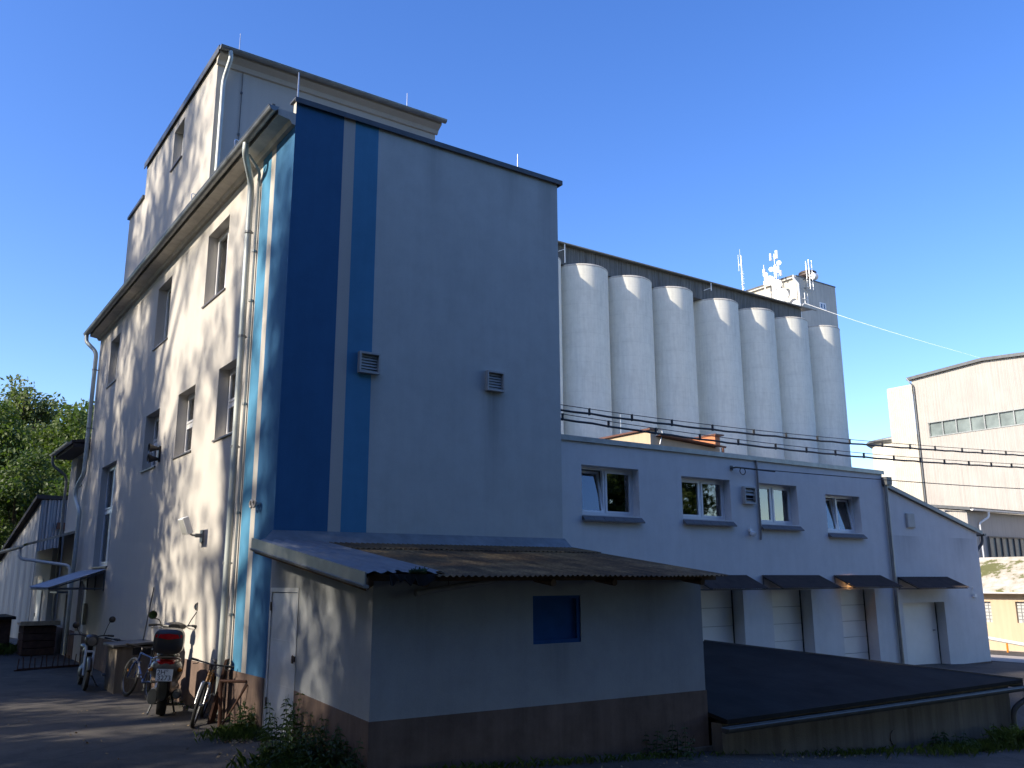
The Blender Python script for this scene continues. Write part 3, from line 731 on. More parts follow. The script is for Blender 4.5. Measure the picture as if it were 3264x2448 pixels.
# ------------------------------------------------------------------ lean-to shed against the gable
SX, SY = 5.38, -3.35
rz_ = lambda y: 2.66 + (y + .2) * .137
shed = thing('corner_shed', 'low grey rendered shed with a rusty corrugated roof against the striped gable', 'shed', (0, SY, 0))
door_h = (-1.12, -.06, .02, 2.02)
b = MB()
wall_grid(b, 'X', .0, SY, -.004, -.5, 2.02, [door_h], .06)
b.quad((0, SY, 2.02), (0, -.004, 2.02), (0, -.004, rz_(0) - .05), (0, SY, rz_(SY) - .05))
wall_grid(b, 'Y', SY, 0, SX, -.9, rz_(SY) - .05, [(2.28, 3.07, 1.305, 1.91)], .09)
b.quad((SX, SY, -.9), (SX, -.004, -.9), (SX, -.004, rz_(0) - .05), (SX, SY, rz_(SY) - .05))
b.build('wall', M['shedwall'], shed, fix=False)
b = MB()
b.prism([(-.012, SY - .012, -.5), (-.012, -1.12, -.5), (-.012, -1.12, .70), (-.012, SY - .012, .57)], (.0125, 0, 0))
b.prism([(0.0, SY - .013, -.9), (SX + .012, SY - .013, -.9), (SX + .012, SY - .013, .54), (0.0, SY - .013, .57)], (0, .0135, 0))
b.box(SX, SX + .012, SY, -.01, -.9, .54)
b.build('plinth', M['plinth'], shed)
b = MB()
for i in range(9):
    x = 1.25 + i * .47; b.box(x, x + .445, SY - .045, SY - .0135, -.9, -.10 - .012 * i + rnd.uniform(-.02, .02))
b.build('footing_blocks', M['concrete'], shed, bevel=.01)
# door: steel frame, three pressed panels, hasp
b = MB(); y0, y1, z0, z1 = door_h
b.box(-.012, .03, y0, y0 + .03, z0, z1); b.box(-.012, .03, y1 - .05, y1, z0, z1); b.box(-.012, .03, y0 + .03, y1 - .05, z1 - .06, z1)
dr_ = b.build('door', M['doorpaint'], shed)
b = MB(); dy0, dy1 = y0 + .045, y1 - .06
b.box(.0, .02, dy0, dy1, z0 + .01, z1 - .07)
for (e, f) in ((.70, .715), (1.30, 1.315)): b.box(-.004, .0, dy0, dy1, e, f)
for (e, f) in ((z0 + .03, .69), (.73, 1.29), (1.33, z1 - .09)):
    c = ((dy0 + dy1) / 2, (e + f) / 2); q = [(dy0 + .03, e), (dy1 - .03, e), (dy1 - .03, f), (dy0 + .03, f)]
    for k in range(4): b.add([(-.0005, *q[k]), (-.0005, *q[(k + 1) % 4]), (-.016, *c)], [(0, 1, 2)])
b.build('door_leaf', M['doorpaint'], dr_)
b = MB(); b.box(-.03, -.012, y0 + .0, y0 + .10, 1.06, 1.13); b.box(-.045, -.03, y0 + .02, y0 + .07, 1.04, 1.10); b.tube([(-.035, y0 + .045 + .025 * math.cos(t), 1.11 + .03 * math.sin(t)) for t in np.linspace(0, PI, 8)], .007, 6); b.build('padlock', M['doormetal'], dr_)
for z in (.4, 1.7):
    b = MB(); b.tube([(-.018, y1 - .055, z), (-.018, y1 - .055, z + .12)], .012, 8); b.build('hinge', M['doormetal'], dr_)
# boarded blue window
b = MB(); B_ = (2.28, 3.07, 1.305, 1.91)
b.box(B_[0], B_[1], SY + .05, SY + .085, B_[2], B_[3])
wn = b.build('window', M['bluepanel'], shed)
b = MB()
for q in ((B_[0], B_[1], B_[2], B_[2] + .05), (B_[0], B_[1], B_[3] - .04, B_[3]), (B_[0], B_[0] + .035, B_[2] + .05, B_[3] - .04), (B_[1] - .06, B_[1], B_[2] + .05, B_[3] - .04)):
    b.box(q[0], q[1], SY + .012, SY + .05, q[2], q[3])
b.build('frame', M['bluepanel'], wn)
# roof
dv = Vector((0, -1, -.137)).normalized()
rs = random.Random(3)
b = MB(); b.sheet((.55, -.95, rz_(-.95)), (1, 0, 0), SX + .08 - .55, dv, 2.95, .088, .011, edge=lambda u: .03 * math.sin(u * 2.3) + .015 * math.sin(u * 11)); rf = b.build('roof', M['rust'], shed, smooth=True)
b = MB(); b.sheet((.55, -.2, rz_(-.2) + .016), (1, 0, 0), SX + .08 - .55, dv, .82, .088, .011, edge=lambda u: .02 * math.sin(u * 3.1)); b.build('upper_sheet', M['rust'], rf, smooth=True)
tear = [rs.uniform(-.12, .02) for _ in range(40)]
b = MB(); b.sheet((-.33, -.2, rz_(-.2) + .03), (1, 0, 0), 1.05, dv, 3.62, .17, .013, edge=lambda u: tear[int(u * 12) % 40] if u > .28 else 0, seg=10); b.build('grey_sheet', M['galv'], rf, smooth=True)
b = MB()
b.hexa([(-.352, -3.86, rz_(-3.86) - .1), (-.335, -3.86, rz_(-3.86) - .1), (-.335, -.1, rz_(-.1) - .1), (-.352, -.1, rz_(-.1) - .1)], [(-.352, -3.86, rz_(-3.86) + .045), (-.335, -3.86, rz_(-3.86) + .045), (-.335, -.1, rz_(-.1) + .05), (-.352, -.1, rz_(-.1) + .05)])
b.hexa([(-.36, -3.86, rz_(-3.86) - .13), (-.30, -3.86, rz_(-3.86) - .13), (-.30, -.1, rz_(-.1) - .13), (-.36, -.1, rz_(-.1) - .13)], [(-.375, -3.86, rz_(-3.86) - .1), (-.30, -3.86, rz_(-3.86) - .1), (-.30, -.1, rz_(-.1) - .1), (-.375, -.1, rz_(-.1) - .1)])
b.build('verge_trim', M['zinc'], rf)
b = MB()
b.hexa([(-.30, -3.8, rz_(-3.8) - .17), (.0, -3.36, rz_(-3.36) - .17), (.0, -.1, rz_(-.1) - .17), (-.30, -.1, rz_(-.1) - .17)], [(-.30, -3.8, rz_(-3.8) - .03), (.0, -3.36, rz_(-3.36) - .03), (.0, -.1, rz_(-.1) - .03), (-.30, -.1, rz_(-.1) - .03)])
b.box(-.3, SX + .05, -3.62, -3.55, rz_(-3.6) - .09, rz_(-3.6) - .02)
b.build('eaves_board', M['wood'], rf)
for x in (.48, 2.32, 3.35, 5.02):
    b = MB(); b.tube([(x, -3.2, rz_(-3.2) - .1), (x, -3.74, rz_(-3.74) - .1)], .045, 10); b.build('rafter_end', M['wood'], rf, smooth=True)
b = MB()
poly = [(-.02, -3.80, rz_(-3.8) + .02)]
xs_ = np.linspace(-.02, .62, 15)
poly = [(x, -3.80, rz_(-3.8) + .015) for x in xs_] + [(x, -3.82 + rs.uniform(-.02, .02), rz_(-3.8) - rs.uniform(.02, .12)) for x in xs_[::-1]]
for i in range(14):
    a, c = poly[i], poly[i + 1]; d_, e_ = poly[28 - i], poly[29 - i]
    b.hexa([d_, e_, (e_[0], e_[1] + .02, e_[2]), (d_[0], d_[1] + .02, d_[2])][::1], [c, a, (a[0], a[1] + .02, a[2]), (c[0], c[1] + .02, c[2])])
b.build('torn_felt', M['tar'], rf)
b = MB(); b.tube([(.24, -3.78, rz_(-3.8) + .04), (.44, -3.79, rz_(-3.8) + .045)], [.02, .035], 8)
for i in range(60):
    p = Vector((.33 + rs.gauss(0, .05), -3.78 + rs.gauss(0, .02), rz_(-3.8) + .045)); d_ = Vector((rs.gauss(0, 1), rs.gauss(0, 1), rs.uniform(-.2, .8))).normalized() * .06
    b.tube([p, p + d_], .004, 4)
tag(b.build('moss_tuft', M['weed'], rf), kind='stuff')
dpz = thing('hanging_drainpipe', 'dark plastic drainpipe hanging askew under the rusty shed eave', 'pipe', (1.3, SY, 2))
b = MB(); b.tube([(.50, SY - .10, 1.965), (2.12, SY - .10, 2.17)], .034, 12); b.lathe([(.042, -.03), (.042, .03)], (.53, SY - .10, 1.968), 'X', 12); b.build('pipe_run', M['conduit'], dpz, smooth=True)
b = MB()
for x in (.95, 1.9): b.tube([(x, SY - .10, 1.965 + (x - .5) * .1265), (x, SY - .10, rz_(SY) - .03)], .005, 5)
b.build('wire_hanger', M['doormetal'], dpz)

# ------------------------------------------------------------------ white loading building
WY = .3
wb = thing('loading_building', 'long white flat roofed loading building with four canopied dock doors', 'building', (10, WY, 0))
docks = [(9.02, 10.54, 0., 1.9), (11.48, 12.86, 0., 1.88), (13.95, 15.33, 0., 1.87), (16.47, 18.39, -.12, 1.52)]
ww = [(6.14, 7.63, 3.34, 4.29), (8.84, 10.33, 3.36, 4.24), (11.25, 12.62, 3.33, 4.24), (13.68, 15.05, 3.21, 4.11)]
b = MB()
wall_grid(b, 'Y', WY, GX + .001, 16.1, -.6, 4.78, ww + [(d[0], d[1], d[2], d[3]) for d in docks[:3]], .35)
wall_grid(b, 'Y', WY, 16.1, 20.42, -.9, 3.36, [docks[3]], .3)
b.quad((16.1, WY, 3.36), (20.42, WY, 3.36), (16.1, WY, 4.42), (16.1, WY, 4.42))
b.quad((20.42, WY, -.9), (20.42, 9, -.9), (20.42, 9, 3.36), (20.42, WY, 3.36))
b.quad((16.1, WY, 4.42), (16.1, 9, 4.42), (16.1, 9, 4.78), (16.1, WY, 4.78)); b.quad((GX, 9, -.5), (20.42, 9, -.5), (20.42, 9, 3.36), (GX, 9, 3.36)); b.quad((GX, 9, 3.36), (16.1, 9, 3.36), (16.1, 9, 4.78), (GX, 9, 4.78))
b.build('wall', M['white'], wb, fix=False)
b = MB(); b.box(GX + .002, 16.14, WY - .035, 9, 4.782, 4.83); b.box(GX + .002, 16.15, WY - .042, WY - .03, 4.73, 4.825); b.build('roof', M['zinc'], wb)
b = MB(); b.hexa([(16.1, WY - .08, 4.43), (20.62, WY - .08, 3.32), (20.62, 9.05, 3.32), (16.1, 9.05, 4.43)], [(16.1, WY - .08, 4.53), (20.62, WY - .08, 3.42), (20.62, 9.05, 3.42), (16.1, 9.05, 4.53)]); lr = b.build('lower_roof', M['galv'], wb)
b = MB(); gutter(b, (20.70, WY - .1, 3.34), (20.70, 9, 3.34), .06); b.tube(arc_pts([(20.70, WY, 3.29), (20.70, WY, 3.1), (20.48, WY + .1, 2.85), (20.48, WY + .1, -.2)]), .04, 8); b.build('gutter', M['zincdark'], lr, smooth=True)
for a, c in ((GX + .05, 9.02), (10.54, 11.48), (12.86, 13.95), (15.33, 16.47), (18.39, 20.43)):
    b = MB(); b.box(a, c, WY - .012, WY, -.9, -.02 - .01 * max(0, a - 12)); b.build('plinth', M['plinth'], wb)
window(wb, 'Y', WY + .2, *ww[0], .055, (.49,), tilt=(0,), blind=[(.51, 1, 0, 1, 'net')])
window(wb, 'Y', WY + .2, *ww[1], .055, (.5,))
window(wb, 'Y', WY + .2, *ww[2], .055, (.5,), blind=[(.03, .49, 0, 1, 'blind'), (.51, .88, 0, 1, 'blind')])
window(wb, 'Y', WY + .2, *ww[3], .055, (.5,), tilt=(0, 1), blind=[(.2, .49, 0, 1, 'redblind'), (.62, 1, 0, 1, 'redblind')])
for (a, c, e, f) in ww:
    b = MB(); n = 6; w_ = (c - a + .06) / n
    for i in range(n):
        x0 = a - .01 + i * w_; x1 = x0 + w_ - .008
        b.hexa([(x0, WY - .10, e - .135), (x1, WY - .10, e - .135), (x1, WY - .001, e - .115), (x0, WY - .001, e - .115)], [(x0, WY - .10, e - .11), (x1, WY - .10, e - .11), (x1, WY - .001, e - .022), (x0, WY - .001, e - .022)])
    b.build('tiled_sill', M['sill'], wb)
for i, (a, c, e, f) in enumerate(docks):
    dpt = WY + (.35 if i < 3 else .3)
    b = MB(); n = 5; h = (f - e) / n
    if i < 3:
        for k in range(n): b.box(a + .02, c - .035, dpt - .05, dpt - .005, e + k * h + .004, e + (k + 1) * h - .004)
    else: b.box(a + .02, c - .035, dpt - .05, dpt - .005, e + .004, f - .004)
    d = b.build('dock_door', M['dock'], wb, bevel=.004)
    b = MB(); b.box(a + .001, c - .001, dpt - .004, dpt + .01, e, f); b.box(c - .03, c - .002, dpt - .06, dpt - .005, e, f - .002); b.build('door_seal', M['dark'], d)
    if i == 3:
        b = MB(); b.tube([(c - .2, dpt - .05, .8), (c - .2, dpt - .09, .8), (c - .3, dpt - .09, .8)], .012, 6); b.build('handle', M['dark'], d)
for i, (a, c) in enumerate(((8.95, 10.68), (11.16, 13.2), (13.72, 15.63), (16.32, 18.66))):
    b = MB(); zt = 2.20 if i < 3 else 2.16
    dvv = Vector((0, -.58, -.27)); b.sheet((a, WY - .012, zt), (1, 0, 0), c - a, dvv, dvv.length, .075, .007, .004)
    cp = b.build('dock_canopy', M['canopy'], wb, smooth=True)
    b = MB()
    for x in (a + .05, c - .05):
        b.tube([(x, WY - .02, zt - .03), (x, WY - .55, zt - .29)], .012, 6); b.tube([(x, WY - .02, zt - .29), (x, WY - .55, zt - .29)], .012, 6); b.tube([(x, WY - .015, zt - .01), (x, WY - .015, zt - .31)], .012, 6)
    b.tube([(a + .05, WY - .55, zt - .29), (c - .05, WY - .55, zt - .29)], .012, 6)
    b.build('bracket', M['zincdark'], cp)
lp = thing('canopy_lamp', 'small glowing warm bulkhead lamp under the third dock canopy', 'lamp', (14.3, WY, 2.05))
b = MB(); b.box(14.22, 14.38, WY - .05, WY - .001, 2.0, 2.09); b.build('lamp_base', M['antwhite'], lp)
lm, ntl, bl = new_mat('glowing_lamp'); bl.inputs['Emission Color'].default_value = (1, .5, .18, 1); bl.inputs['Emission Strength'].default_value = 14; bl.inputs['Base Color'].default_value = (.9, .7, .4, 1)
b = MB(); b.tube([(14.24, WY - .075, 2.03), (14.36, WY - .075, 2.03)], .024, 8); b.build('lamp_tube', lm, lp, smooth=True)
louvre(wb, 'Y', WY, 10.70, 11.08, 3.74, 4.12, 4, open_=(1,))
b = MB(); b.box(16.97, 17.33, WY - .05, WY - .001, 3.41, 3.78); b.box(16.99, 17.31, WY - .06, WY - .05, 3.43, 3.76); b.build('vent_cover', M['grille'], wb, bevel=.005)
b = MB(); b.tube(arc_pts([(11.22, WY - .02, 4.79), (11.22, WY - .03, 4.6), (11.22, WY - .03, 3.05), (11.2, WY - .03, 2.97)]), .022, 8); b.build('conduit', M['conduit'], wb, smooth=True)
b = MB(); b.tube(arc_pts([(16.13, WY - .06, 4.5), (16.13, WY - .06, 2.4), (16.14, WY - .06, 0.0)]), .045, 10); dpw = b.build('downpipe', M['zinc'], wb, smooth=True)
b = MB(); b.box(16.05, 16.28, WY - .16, WY - .002, 4.46, 4.66); b.build('rain_hopper', M['zincdark'], dpw)
b = MB(); b.tube([(16.3, 2, 4.6), (16.8, 2.2, 5.15)], .05, 8); b.build('roof_strut', M['zinc'], wb)
sc_ = thing('security_camera', 'small white dome security camera on the white wall between windows', 'camera', (10.88, WY, 3.1))
b = MB(); b.box(10.84, 10.92, WY - .05, WY - .001, 3.14, 3.2); b.tube([(10.86, WY - .03, 3.3), (10.86, WY - .03, 3.2)], .008, 6); b.build('mount', M['antwhite'], sc_)
b = MB(); b.lathe([(.02, .0), (.06, -.02), (.07, -.06), (.05, -.11), (.01, -.125)], (10.9, WY - .07, 3.15), n=16); b.build('housing', M['antwhite'], sc_, smooth=True)
b = MB(); b.disc((10.93, WY - .125, 3.08), (.4, -1, -.3), .035, .01, 12); b.build('lens', M['dark'], sc_)
al = thing('wall_alarm', 'tiny pale alarm fitting near the right end of the white wall', 'alarm', (19.9, WY, 1.75))
b = MB(); b.box(19.83, 19.95, WY - .07, WY - .001, 1.62, 1.70); b.tube([(19.85, WY - .03, 1.7), (19.85, WY - .03, 1.85), (19.8, WY - .03, 1.9)], .012, 6); b.build('bracket', M['antwhite'], al)

# roof house with the orange parapet standing behind the white parapet
ph = thing('roof_house', 'small cream building with orange parapet and red brown gutter peeping over the white roof', 'building', (21, 12, 0))
hx0, hx1, hy0, hy1 = 19.28, 22.95, 12.0, 17.8
b = MB(); b.box(hx0, hx0 + .3, hy0, hy1, -1, 7.84); b.prism([(hx0 + .3, hy0, -1), (hx1 - .02, hy0, -1), (hx1 - .02, hy0, 7.42), (hx0 + .3, hy0, 7.6)], (0, hy1 - hy0, 0)); b.box(hx1 - .02, hx1 + .25, hy0, hy1, -1, 7.5); b.build('wall', M['cream'], ph)
b = MB(); b.box(hx0 - .1, hx0 + .36, hy0 - .08, hy1 + .06, 7.84, 7.91); b.build('coping', M['terracotta'], ph)
b = MB(); b.box(hx1 - .06, hx1 + .45, hy0 - .1, hy1 + .06, 7.96, 8.02); b.build('coping', M['terracotta'], ph)
b = MB(); b.box(hx1 - .03, hx1 + .26, hy0 - .03, hy1, 7.5, 7.96); b.build('parapet', M['orange'], ph)
b = MB(); b.hexa([(hx0 + .302, hy0 - .15, 7.62), (hx1 - .032, hy0 - .15, 7.44), (hx1 - .032, hy1, 7.6), (hx0 + .302, hy1, 7.75)], [(hx0 + .302, hy0 - .15, 7.65), (hx1 - .032, hy0 - .15, 7.47), (hx1 - .032, hy1, 7.63), (hx0 + .302, hy1, 7.78)]); b.build('roof', M['terracotta'], ph)
b = MB(); gutter(b, (hx0 + .3, hy0 - .22, 7.68), (hx1 + .35, hy0 - .22, 7.48), .06); b.tube(arc_pts([(hx1 + .1, hy0 - .3, 7.4), (hx1 + .1, hy0 - .3, 7.1), (hx1 - .5, hy0 - .1, 6.8), (hx1 - .5, hy0 - .1, 0)]), .06, 8); b.build('gutter', M['terracotta'], ph, smooth=True)
b = MB(); b.tube([(hx0 + .1, 13.8, 7.9), (hx0 + .1, 13.8, 8.75)], .02, 6); b.build('lightning_rod', M['steel'], ph)
b = MB(); b.tube(arc_pts([(hx0 + .4, hy0 - .1, 7.3), (hx0 + .6, hy0 - .1, 7.9), (hx0 + .3, hy0 + .1, 7.95)]), .02, 6); b.build('conductor_wire', M['steel'], ph)

# ------------------------------------------------------------------ low cellar roof in front of the docks
ce = thing('cellar_building', 'very low stained concrete cellar with a black felt roof beside the shed', 'cellar', (9, -3.6, -.5))
FL, FR, BR, BL = (SX + .02, -3.72, .11), (13.5, -3.88, .16), (9.25, WY - .03, .83), (SX + .02, WY - .03, .83)
b = MB(); up_ = Vector((0, 0, .06)); b.hexa([FL, FR, BR, BL], [Vector(p) + up_ for p in (FL, FR, BR, BL)]); b.build('roof', M['tar'], ce)
b = MB()
e0, e1 = Vector(FR), Vector(BR); s_ = Vector((.55, .6, 0)).normalized() * .05
b.hexa([e0 + Vector((0, 0, -.1)), e0 + s_ + Vector((0, 0, -.1)), e1 + s_ + Vector((0, 0, -.1)), e1 + Vector((0, 0, -.1))], [e0 + Vector((0, 0, .085)), e0 + s_ + Vector((0, 0, .085)), e1 + s_ + Vector((0, 0, .085)), e1 + Vector((0, 0, .085))]); b.build('verge_strip', M['zincdark'], ce)
b = MB(); b.prism([(SX + .03, -3.60, -1.3), (13.2, -3.74, -1.3), (13.2, -3.74, .14), (SX + .03, -3.60, .1)], (0, .2, 0)); b.hexa([(13.0, -3.54, -1.3), (13.2, -3.74, -1.3), (9.2, .2, -1.3), (9.0, .2, -1.3)], [(13.0, -3.54, .16), (13.2, -3.74, .14), (9.2, .2, .8), (9.0, .2, .8)])
b.build('wall', M['concrete'], ce)
b = MB(); b.lathe([(.085, -.03), (.12, -.03), (.12, .01), (.105, .015)], (9.45, -3.66, -.46), 'Y', 20); b.build('pipe_collar', M['concrete'], ce)
b = MB(); b.lathe([(.10, -.02), (.01, -.022)], (9.45, -3.665, -.46), 'Y', 20); b.build('round_opening', M['void'], ce)
b = MB(); gutter(b, (5.25, -3.80, .075), (13.55, -3.97, .10), .07); b.build('gutter', M['zincdark'], ce, smooth=True)
b = MB(); b.tube(arc_pts([(13.42, -3.96, .05), (13.42, -3.97, -.1), (13.12, -3.82, -.28), (13.1, -3.82, -.85)]), .05, 10); b.build('downpipe', M['zincdark'], ce, smooth=True)

# ------------------------------------------------------------------ silos
SXS = [39.99, 45.57, 51.17, 56.83, 63.57, 69.35, 75.04, 80.91]
sl = ['pale concrete silo mostly hidden by the striped gable, only its right edge showing', 'first fully visible silo, nearest the striped gable', 'second fully visible silo from the striped gable', 'third fully visible silo from the striped gable', 'fourth fully visible silo, middle of the row of seven', 'third silo from the far right end of the row', 'silo next to the last at the far right end', 'last silo at the far right end below the antenna tower']
s0 = None
for i, x in enumerate(SXS):
    if s0 is None:
        s0 = thing('grain_silo', sl[0], 'silo', (x, 48, -.5), 'row of tall pale grain silos')
        b = MB(); b.lathe([(2.72, -2), (2.72, 6), (2.72, 14), (2.72, 22), (2.72, 30.12)], (x, 48, 0), n=72); b.build('shaft', M['silo'], s0, smooth=True)
        b = MB(); b.lathe([(2.722, 30.12), (2.745, 30.14), (2.745, 30.24), (2.68, 30.3), (.05, 30.4)], (x, 48, 0), n=72); b.build('cap', M['soffit'], s0, smooth=True)
    else:
        s = copy_tree(s0); s.location.x = x; s['label'] = sl[i]
ga = thing('conveyor_gallery', 'long dark weathered conveyor gallery running along the silo tops', 'gallery', (58, 48, 30.4))
b = MB(); b.box(37.4, 77.2, 46.95, 49.2, 30.3, 32.15); b.build('wall', M['gallery'], ga)
b = MB(); b.hexa([(37.2, 46.55, 32.15), (78.7, 46.55, 32.15), (78.7, 49.5, 32.5), (37.2, 49.5, 32.5)], [(37.2, 46.55, 32.25), (78.7, 46.55, 32.25), (78.7, 49.5, 32.6), (37.2, 49.5, 32.6)]); b.build('roof', M['zincdark'], ga)
b = MB(); gutter(b, (37.2, 46.45, 32.2), (79.3, 46.45, 32.2), .09); b.build('gutter', M['zinc'], ga, smooth=True)
for x in (42.75, 62.0):
    b = MB(); b.tube([(x, 46.5, 30.3 if x < 50 else 31.3), (x, 46.5, 32.2)], .05, 8); b.tube([(x, 46.5, 31.6), (x - .9, 46.7, 31.2)], .03, 6); b.build('drain_post', M['antwhite'], ga)
for x in (45.5, 50, 55, 60, 66, 72):
    b = MB(); b.box(x, x + .12, 46.9, 46.95, 30.3, 32.1); b.build('cover_strip', M['gallery'], ga)

# elevator tower
tw = thing('elevator_tower', 'pale square elevator tower rising behind the last silos', 'tower', (86, 54, 0))
tX0, tX1, tY0, tY1, tZ = 82.0, 89.75, 50.8, 58.2, 38.15
b = MB(); b.box(tX0, tX1, tY0, tY1, -2, tZ); b.build('wall', M['tower'], tw)
b = MB(); b.box(tX0 - .35, tX1 + .05, tY0 + .35, tY1 + .1, tZ + .003, tZ + .18); b.box(tX0, tX1 + .06, tY0 - .06, tY0 + .35, tZ + .003, tZ + .14); b.build('roof', M['zincdark'], tw)
b = MB(); b.box(tX0 - .28, tX0 - .003, tY0 + .35, tY1, tZ - .2, tZ); b.build('eaves_soffit', M['soffit'], tw)
b = MB(); b.tube(arc_pts([(tX0 - .3, tY0 + .15, tZ + .1), (tX0 - .3, tY0 + .15, tZ - .3), (tX0 + .2, tY0 - .12, tZ - 1), (tX0 + .2, tY0 - .12, 30)]), .12, 10); b.build('downpipe', M['antwhite'], tw, smooth=True)
window(tw, 'Y', tY0 - .08, 86.2, 87.45, 34.72, 35.6, .12, (.5,), blind=[(0, 1, 0, 1, 'net')])
b = MB(); b.tube([(86.3, 52.2, tZ), (86.3, 52.2, tZ + 1.0)], .62, 20); vs = b.build('vent_shaft', M['brick'], tw, smooth=True)
b = MB(); b.lathe([(.85, 0), (1.08, .25), (1.08, .38), (1.02, .4), (1.02, .52), (1.1, .55), (1.1, .7), (.95, .82), (.1, .85)], (86.3, 52.2, tZ + .95), n=24); b.build('cowl', M['barrel'], vs, smooth=True)
b = MB()
for x in (82.95, 83.5): b.tube([(x, tY0 - .35, 34.7), (x, tY0 - .35, 36.1)], .05, 6)
b.tube([(82.6, tY0 - .35, 35.3), (83.6, tY0 - .35, 35.3)], .035, 6); b.tube([(83.2, tY0 - .35, 35.3), (83.2, tY0, 35.3)], .035, 6); b.build('rod_aerial', M['antwhite'], tw)
def mast(name, label, x, y, z0, z1, r=.06, lattice=0):
    t = thing(name, label, 'antenna mast', (x, y, z0), 'antenna masts by the elevator tower')
    b = MB()
    if lattice:
        w = lattice
        cs = [(x - w, y - w), (x + w, y - w), (x, y + w)]
        for c in cs: b.tube([(c[0], c[1], z0), (c[0], c[1], z1)], .035, 6)
        z = z0; k = 0
        while z < z1 - .4:
            for a, c in ((0, 1), (1, 2), (2, 0)):
                p, q = cs[a], cs[c]
                if k % 2: p, q = q, p
                b.tube([(p[0], p[1], z), (q[0], q[1], z + .4)], .016, 5)
            z += .4; k += 1
    else: b.tube([(x, y, z0), (x, y, z1)], [r, r * .75], 8)
    b.build('pole', M['steel'] if lattice else M['antwhite'], t)
    return t
def dish(t, c, r, nrm=(-1, -.55, 0), arm=None):
    b = MB(); b.disc(c, nrm, r, .12 * r + .05, 28, dome=r * .25); o = b.build('dish', M['antwhite'], t, smooth=True)
    if arm:
        b = MB(); b.tube([c, arm], .04, 6); b.build('arm', M['steel'], o)
def panel(t, c, w, h, nrm=(-1, -.5, 0), nm='panel_antenna'):
    nv = Vector(nrm).normalized(); s = Vector((0, 0, 1)).cross(nv)
    b = MB(); b.obox(c, nv * .1, s * w / 2, (0, 0, h / 2)); b.build(nm, M['antwhite'], t, bevel=.04)
m1 = mast('antenna_mast', 'slim antenna mast with a whip, standing alone left of the tower', 81.02, 58.15, 32.4, 42.9, .10)
for z in (38.9, 40.4, 41.8):
    b = MB(); b.lathe([(.14, -.06), (.14, .06)], (81.02, 58.15, z), n=10); b.build('collar', M['steel'], m1)
b = MB(); b.tube([(81.02, 58.6, 40.9), (81.02, 58.6, 43.1)], .035, 6); b.tube([(81.02, 58.15, 41.7), (81.02, 58.6, 41.7)], .05, 6); b.tube([(81.02, 58.3, 42.8), (81.02, 58.3, 43.8)], .018, 5)
for k in range(8): b.tube([(81.02, 57.8 + .12 * (k % 2), 38.4 + k * .32), (81.02, 58.2, 38.4 + k * .32)], .025, 5)
b.build('whip_aerial', M['antwhite'], m1)
m2 = mast('antenna_mast', 'short antenna mast with a box and one small dish left of the lattice mast', 81.02, 54.68, 36.2, 40.55, .06)
b = MB(); b.box(80.9, 81.14, 54.5, 54.8, 39.45, 39.95); b.build('radio_box', M['antwhite'], m2); dish(m2, (80.9, 54.42, 39.17), .31, arm=(81.02, 54.68, 39.17))
b = MB(); b.box(80.9, 81.14, 54.55, 54.8, 37.9, 38.4); b.build('radio_box', M['antwhite'], m2)
m3 = mast('antenna_mast', 'tall lattice antenna mast crowded with white dishes and panels', 81.02, 52.95, 35.6, 40.0, .06, .2)
b = MB(); b.tube([(81.02, 53.0, 39.8), (81.02, 53.0, 41.5)], .05, 8); b.tube([(81.02, 52.6, 40.75), (81.02, 53.5, 40.75)], .035, 6); b.tube([(81.02, 52.6, 41.2), (81.02, 53.5, 41.2)], .03, 6); b.build('top_pole', M['steel'], m3)
panel(m3, (80.95, 53.52, 41.2), .25, .95, (-1, .6, 0)); panel(m3, (80.95, 52.6, 41.25), .3, 1.1, (-.6, -1, 0))
dish(m3, (80.85, 52.25, 40.05), .30, arm=(81.0, 52.9, 39.9)); dish(m3, (80.8, 53.4, 39.55), .30, arm=(81.0, 53.0, 39.5)); panel(m3, (80.75, 52.5, 39.25), .55, .9, (-.8, -1, 0)); panel(m3, (80.9, 52.1, 38.7), .25, .7, (-.3, -1, 0))
dish(m3, (80.5, 53.55, 38.07), .62, arm=(81.0, 53.0, 38.07)); dish(m3, (80.4, 52.45, 37.25), .62, arm=(81.0, 52.9, 37.3)); dish(m3, (80.2, 51.75, 35.65), .85, arm=(81.4, 52.2, 35.6))
b = MB()
for z in (36.3, 37.6): b.tube([(81.0, 52.95, z), (82.0, 52.95, z)], .05, 6)
b.build('wall_bracket', M['steel'], m3)
m5 = mast('antenna_mast', 'low pole with a grey round dish by the tower downpipe', 81.5, 50.6, 32.3, 34.9, .06); dish(m5, (81.35, 50.5, 34.35), .55, (-.5, -.9, .2), (81.5, 50.6, 34.3))
m4 = mast('antenna_mast', 'short white lattice mast on the shaded front of the tower', 83.95, tY0 - .45, 36.6, 40.4, .06, .3)
b = MB(); b.tube([(83.95, tY0 - .45, 36.9), (83.4, tY0, 36.9)], .05, 6); b.tube([(83.95, tY0 - .45, 38.0), (83.4, tY0, 38.0)], .05, 6); b.build('wall_bracket', M['zincdark'], m4)
b = MB(); b.lathe([(.2, -.35), (.42, -.3), (.45, .25), (.05, .3)], (84.95, tY0 - .5, 38.55), 'X', 20); dd = b.build('drum_antenna', M['antwhite'], m4, smooth=True)
b = MB(); b.tube([(84.0, tY0 - .45, 38.4), (84.8, tY0 - .5, 38.5)], .06, 6); b.build('arm', M['antwhite'], dd)

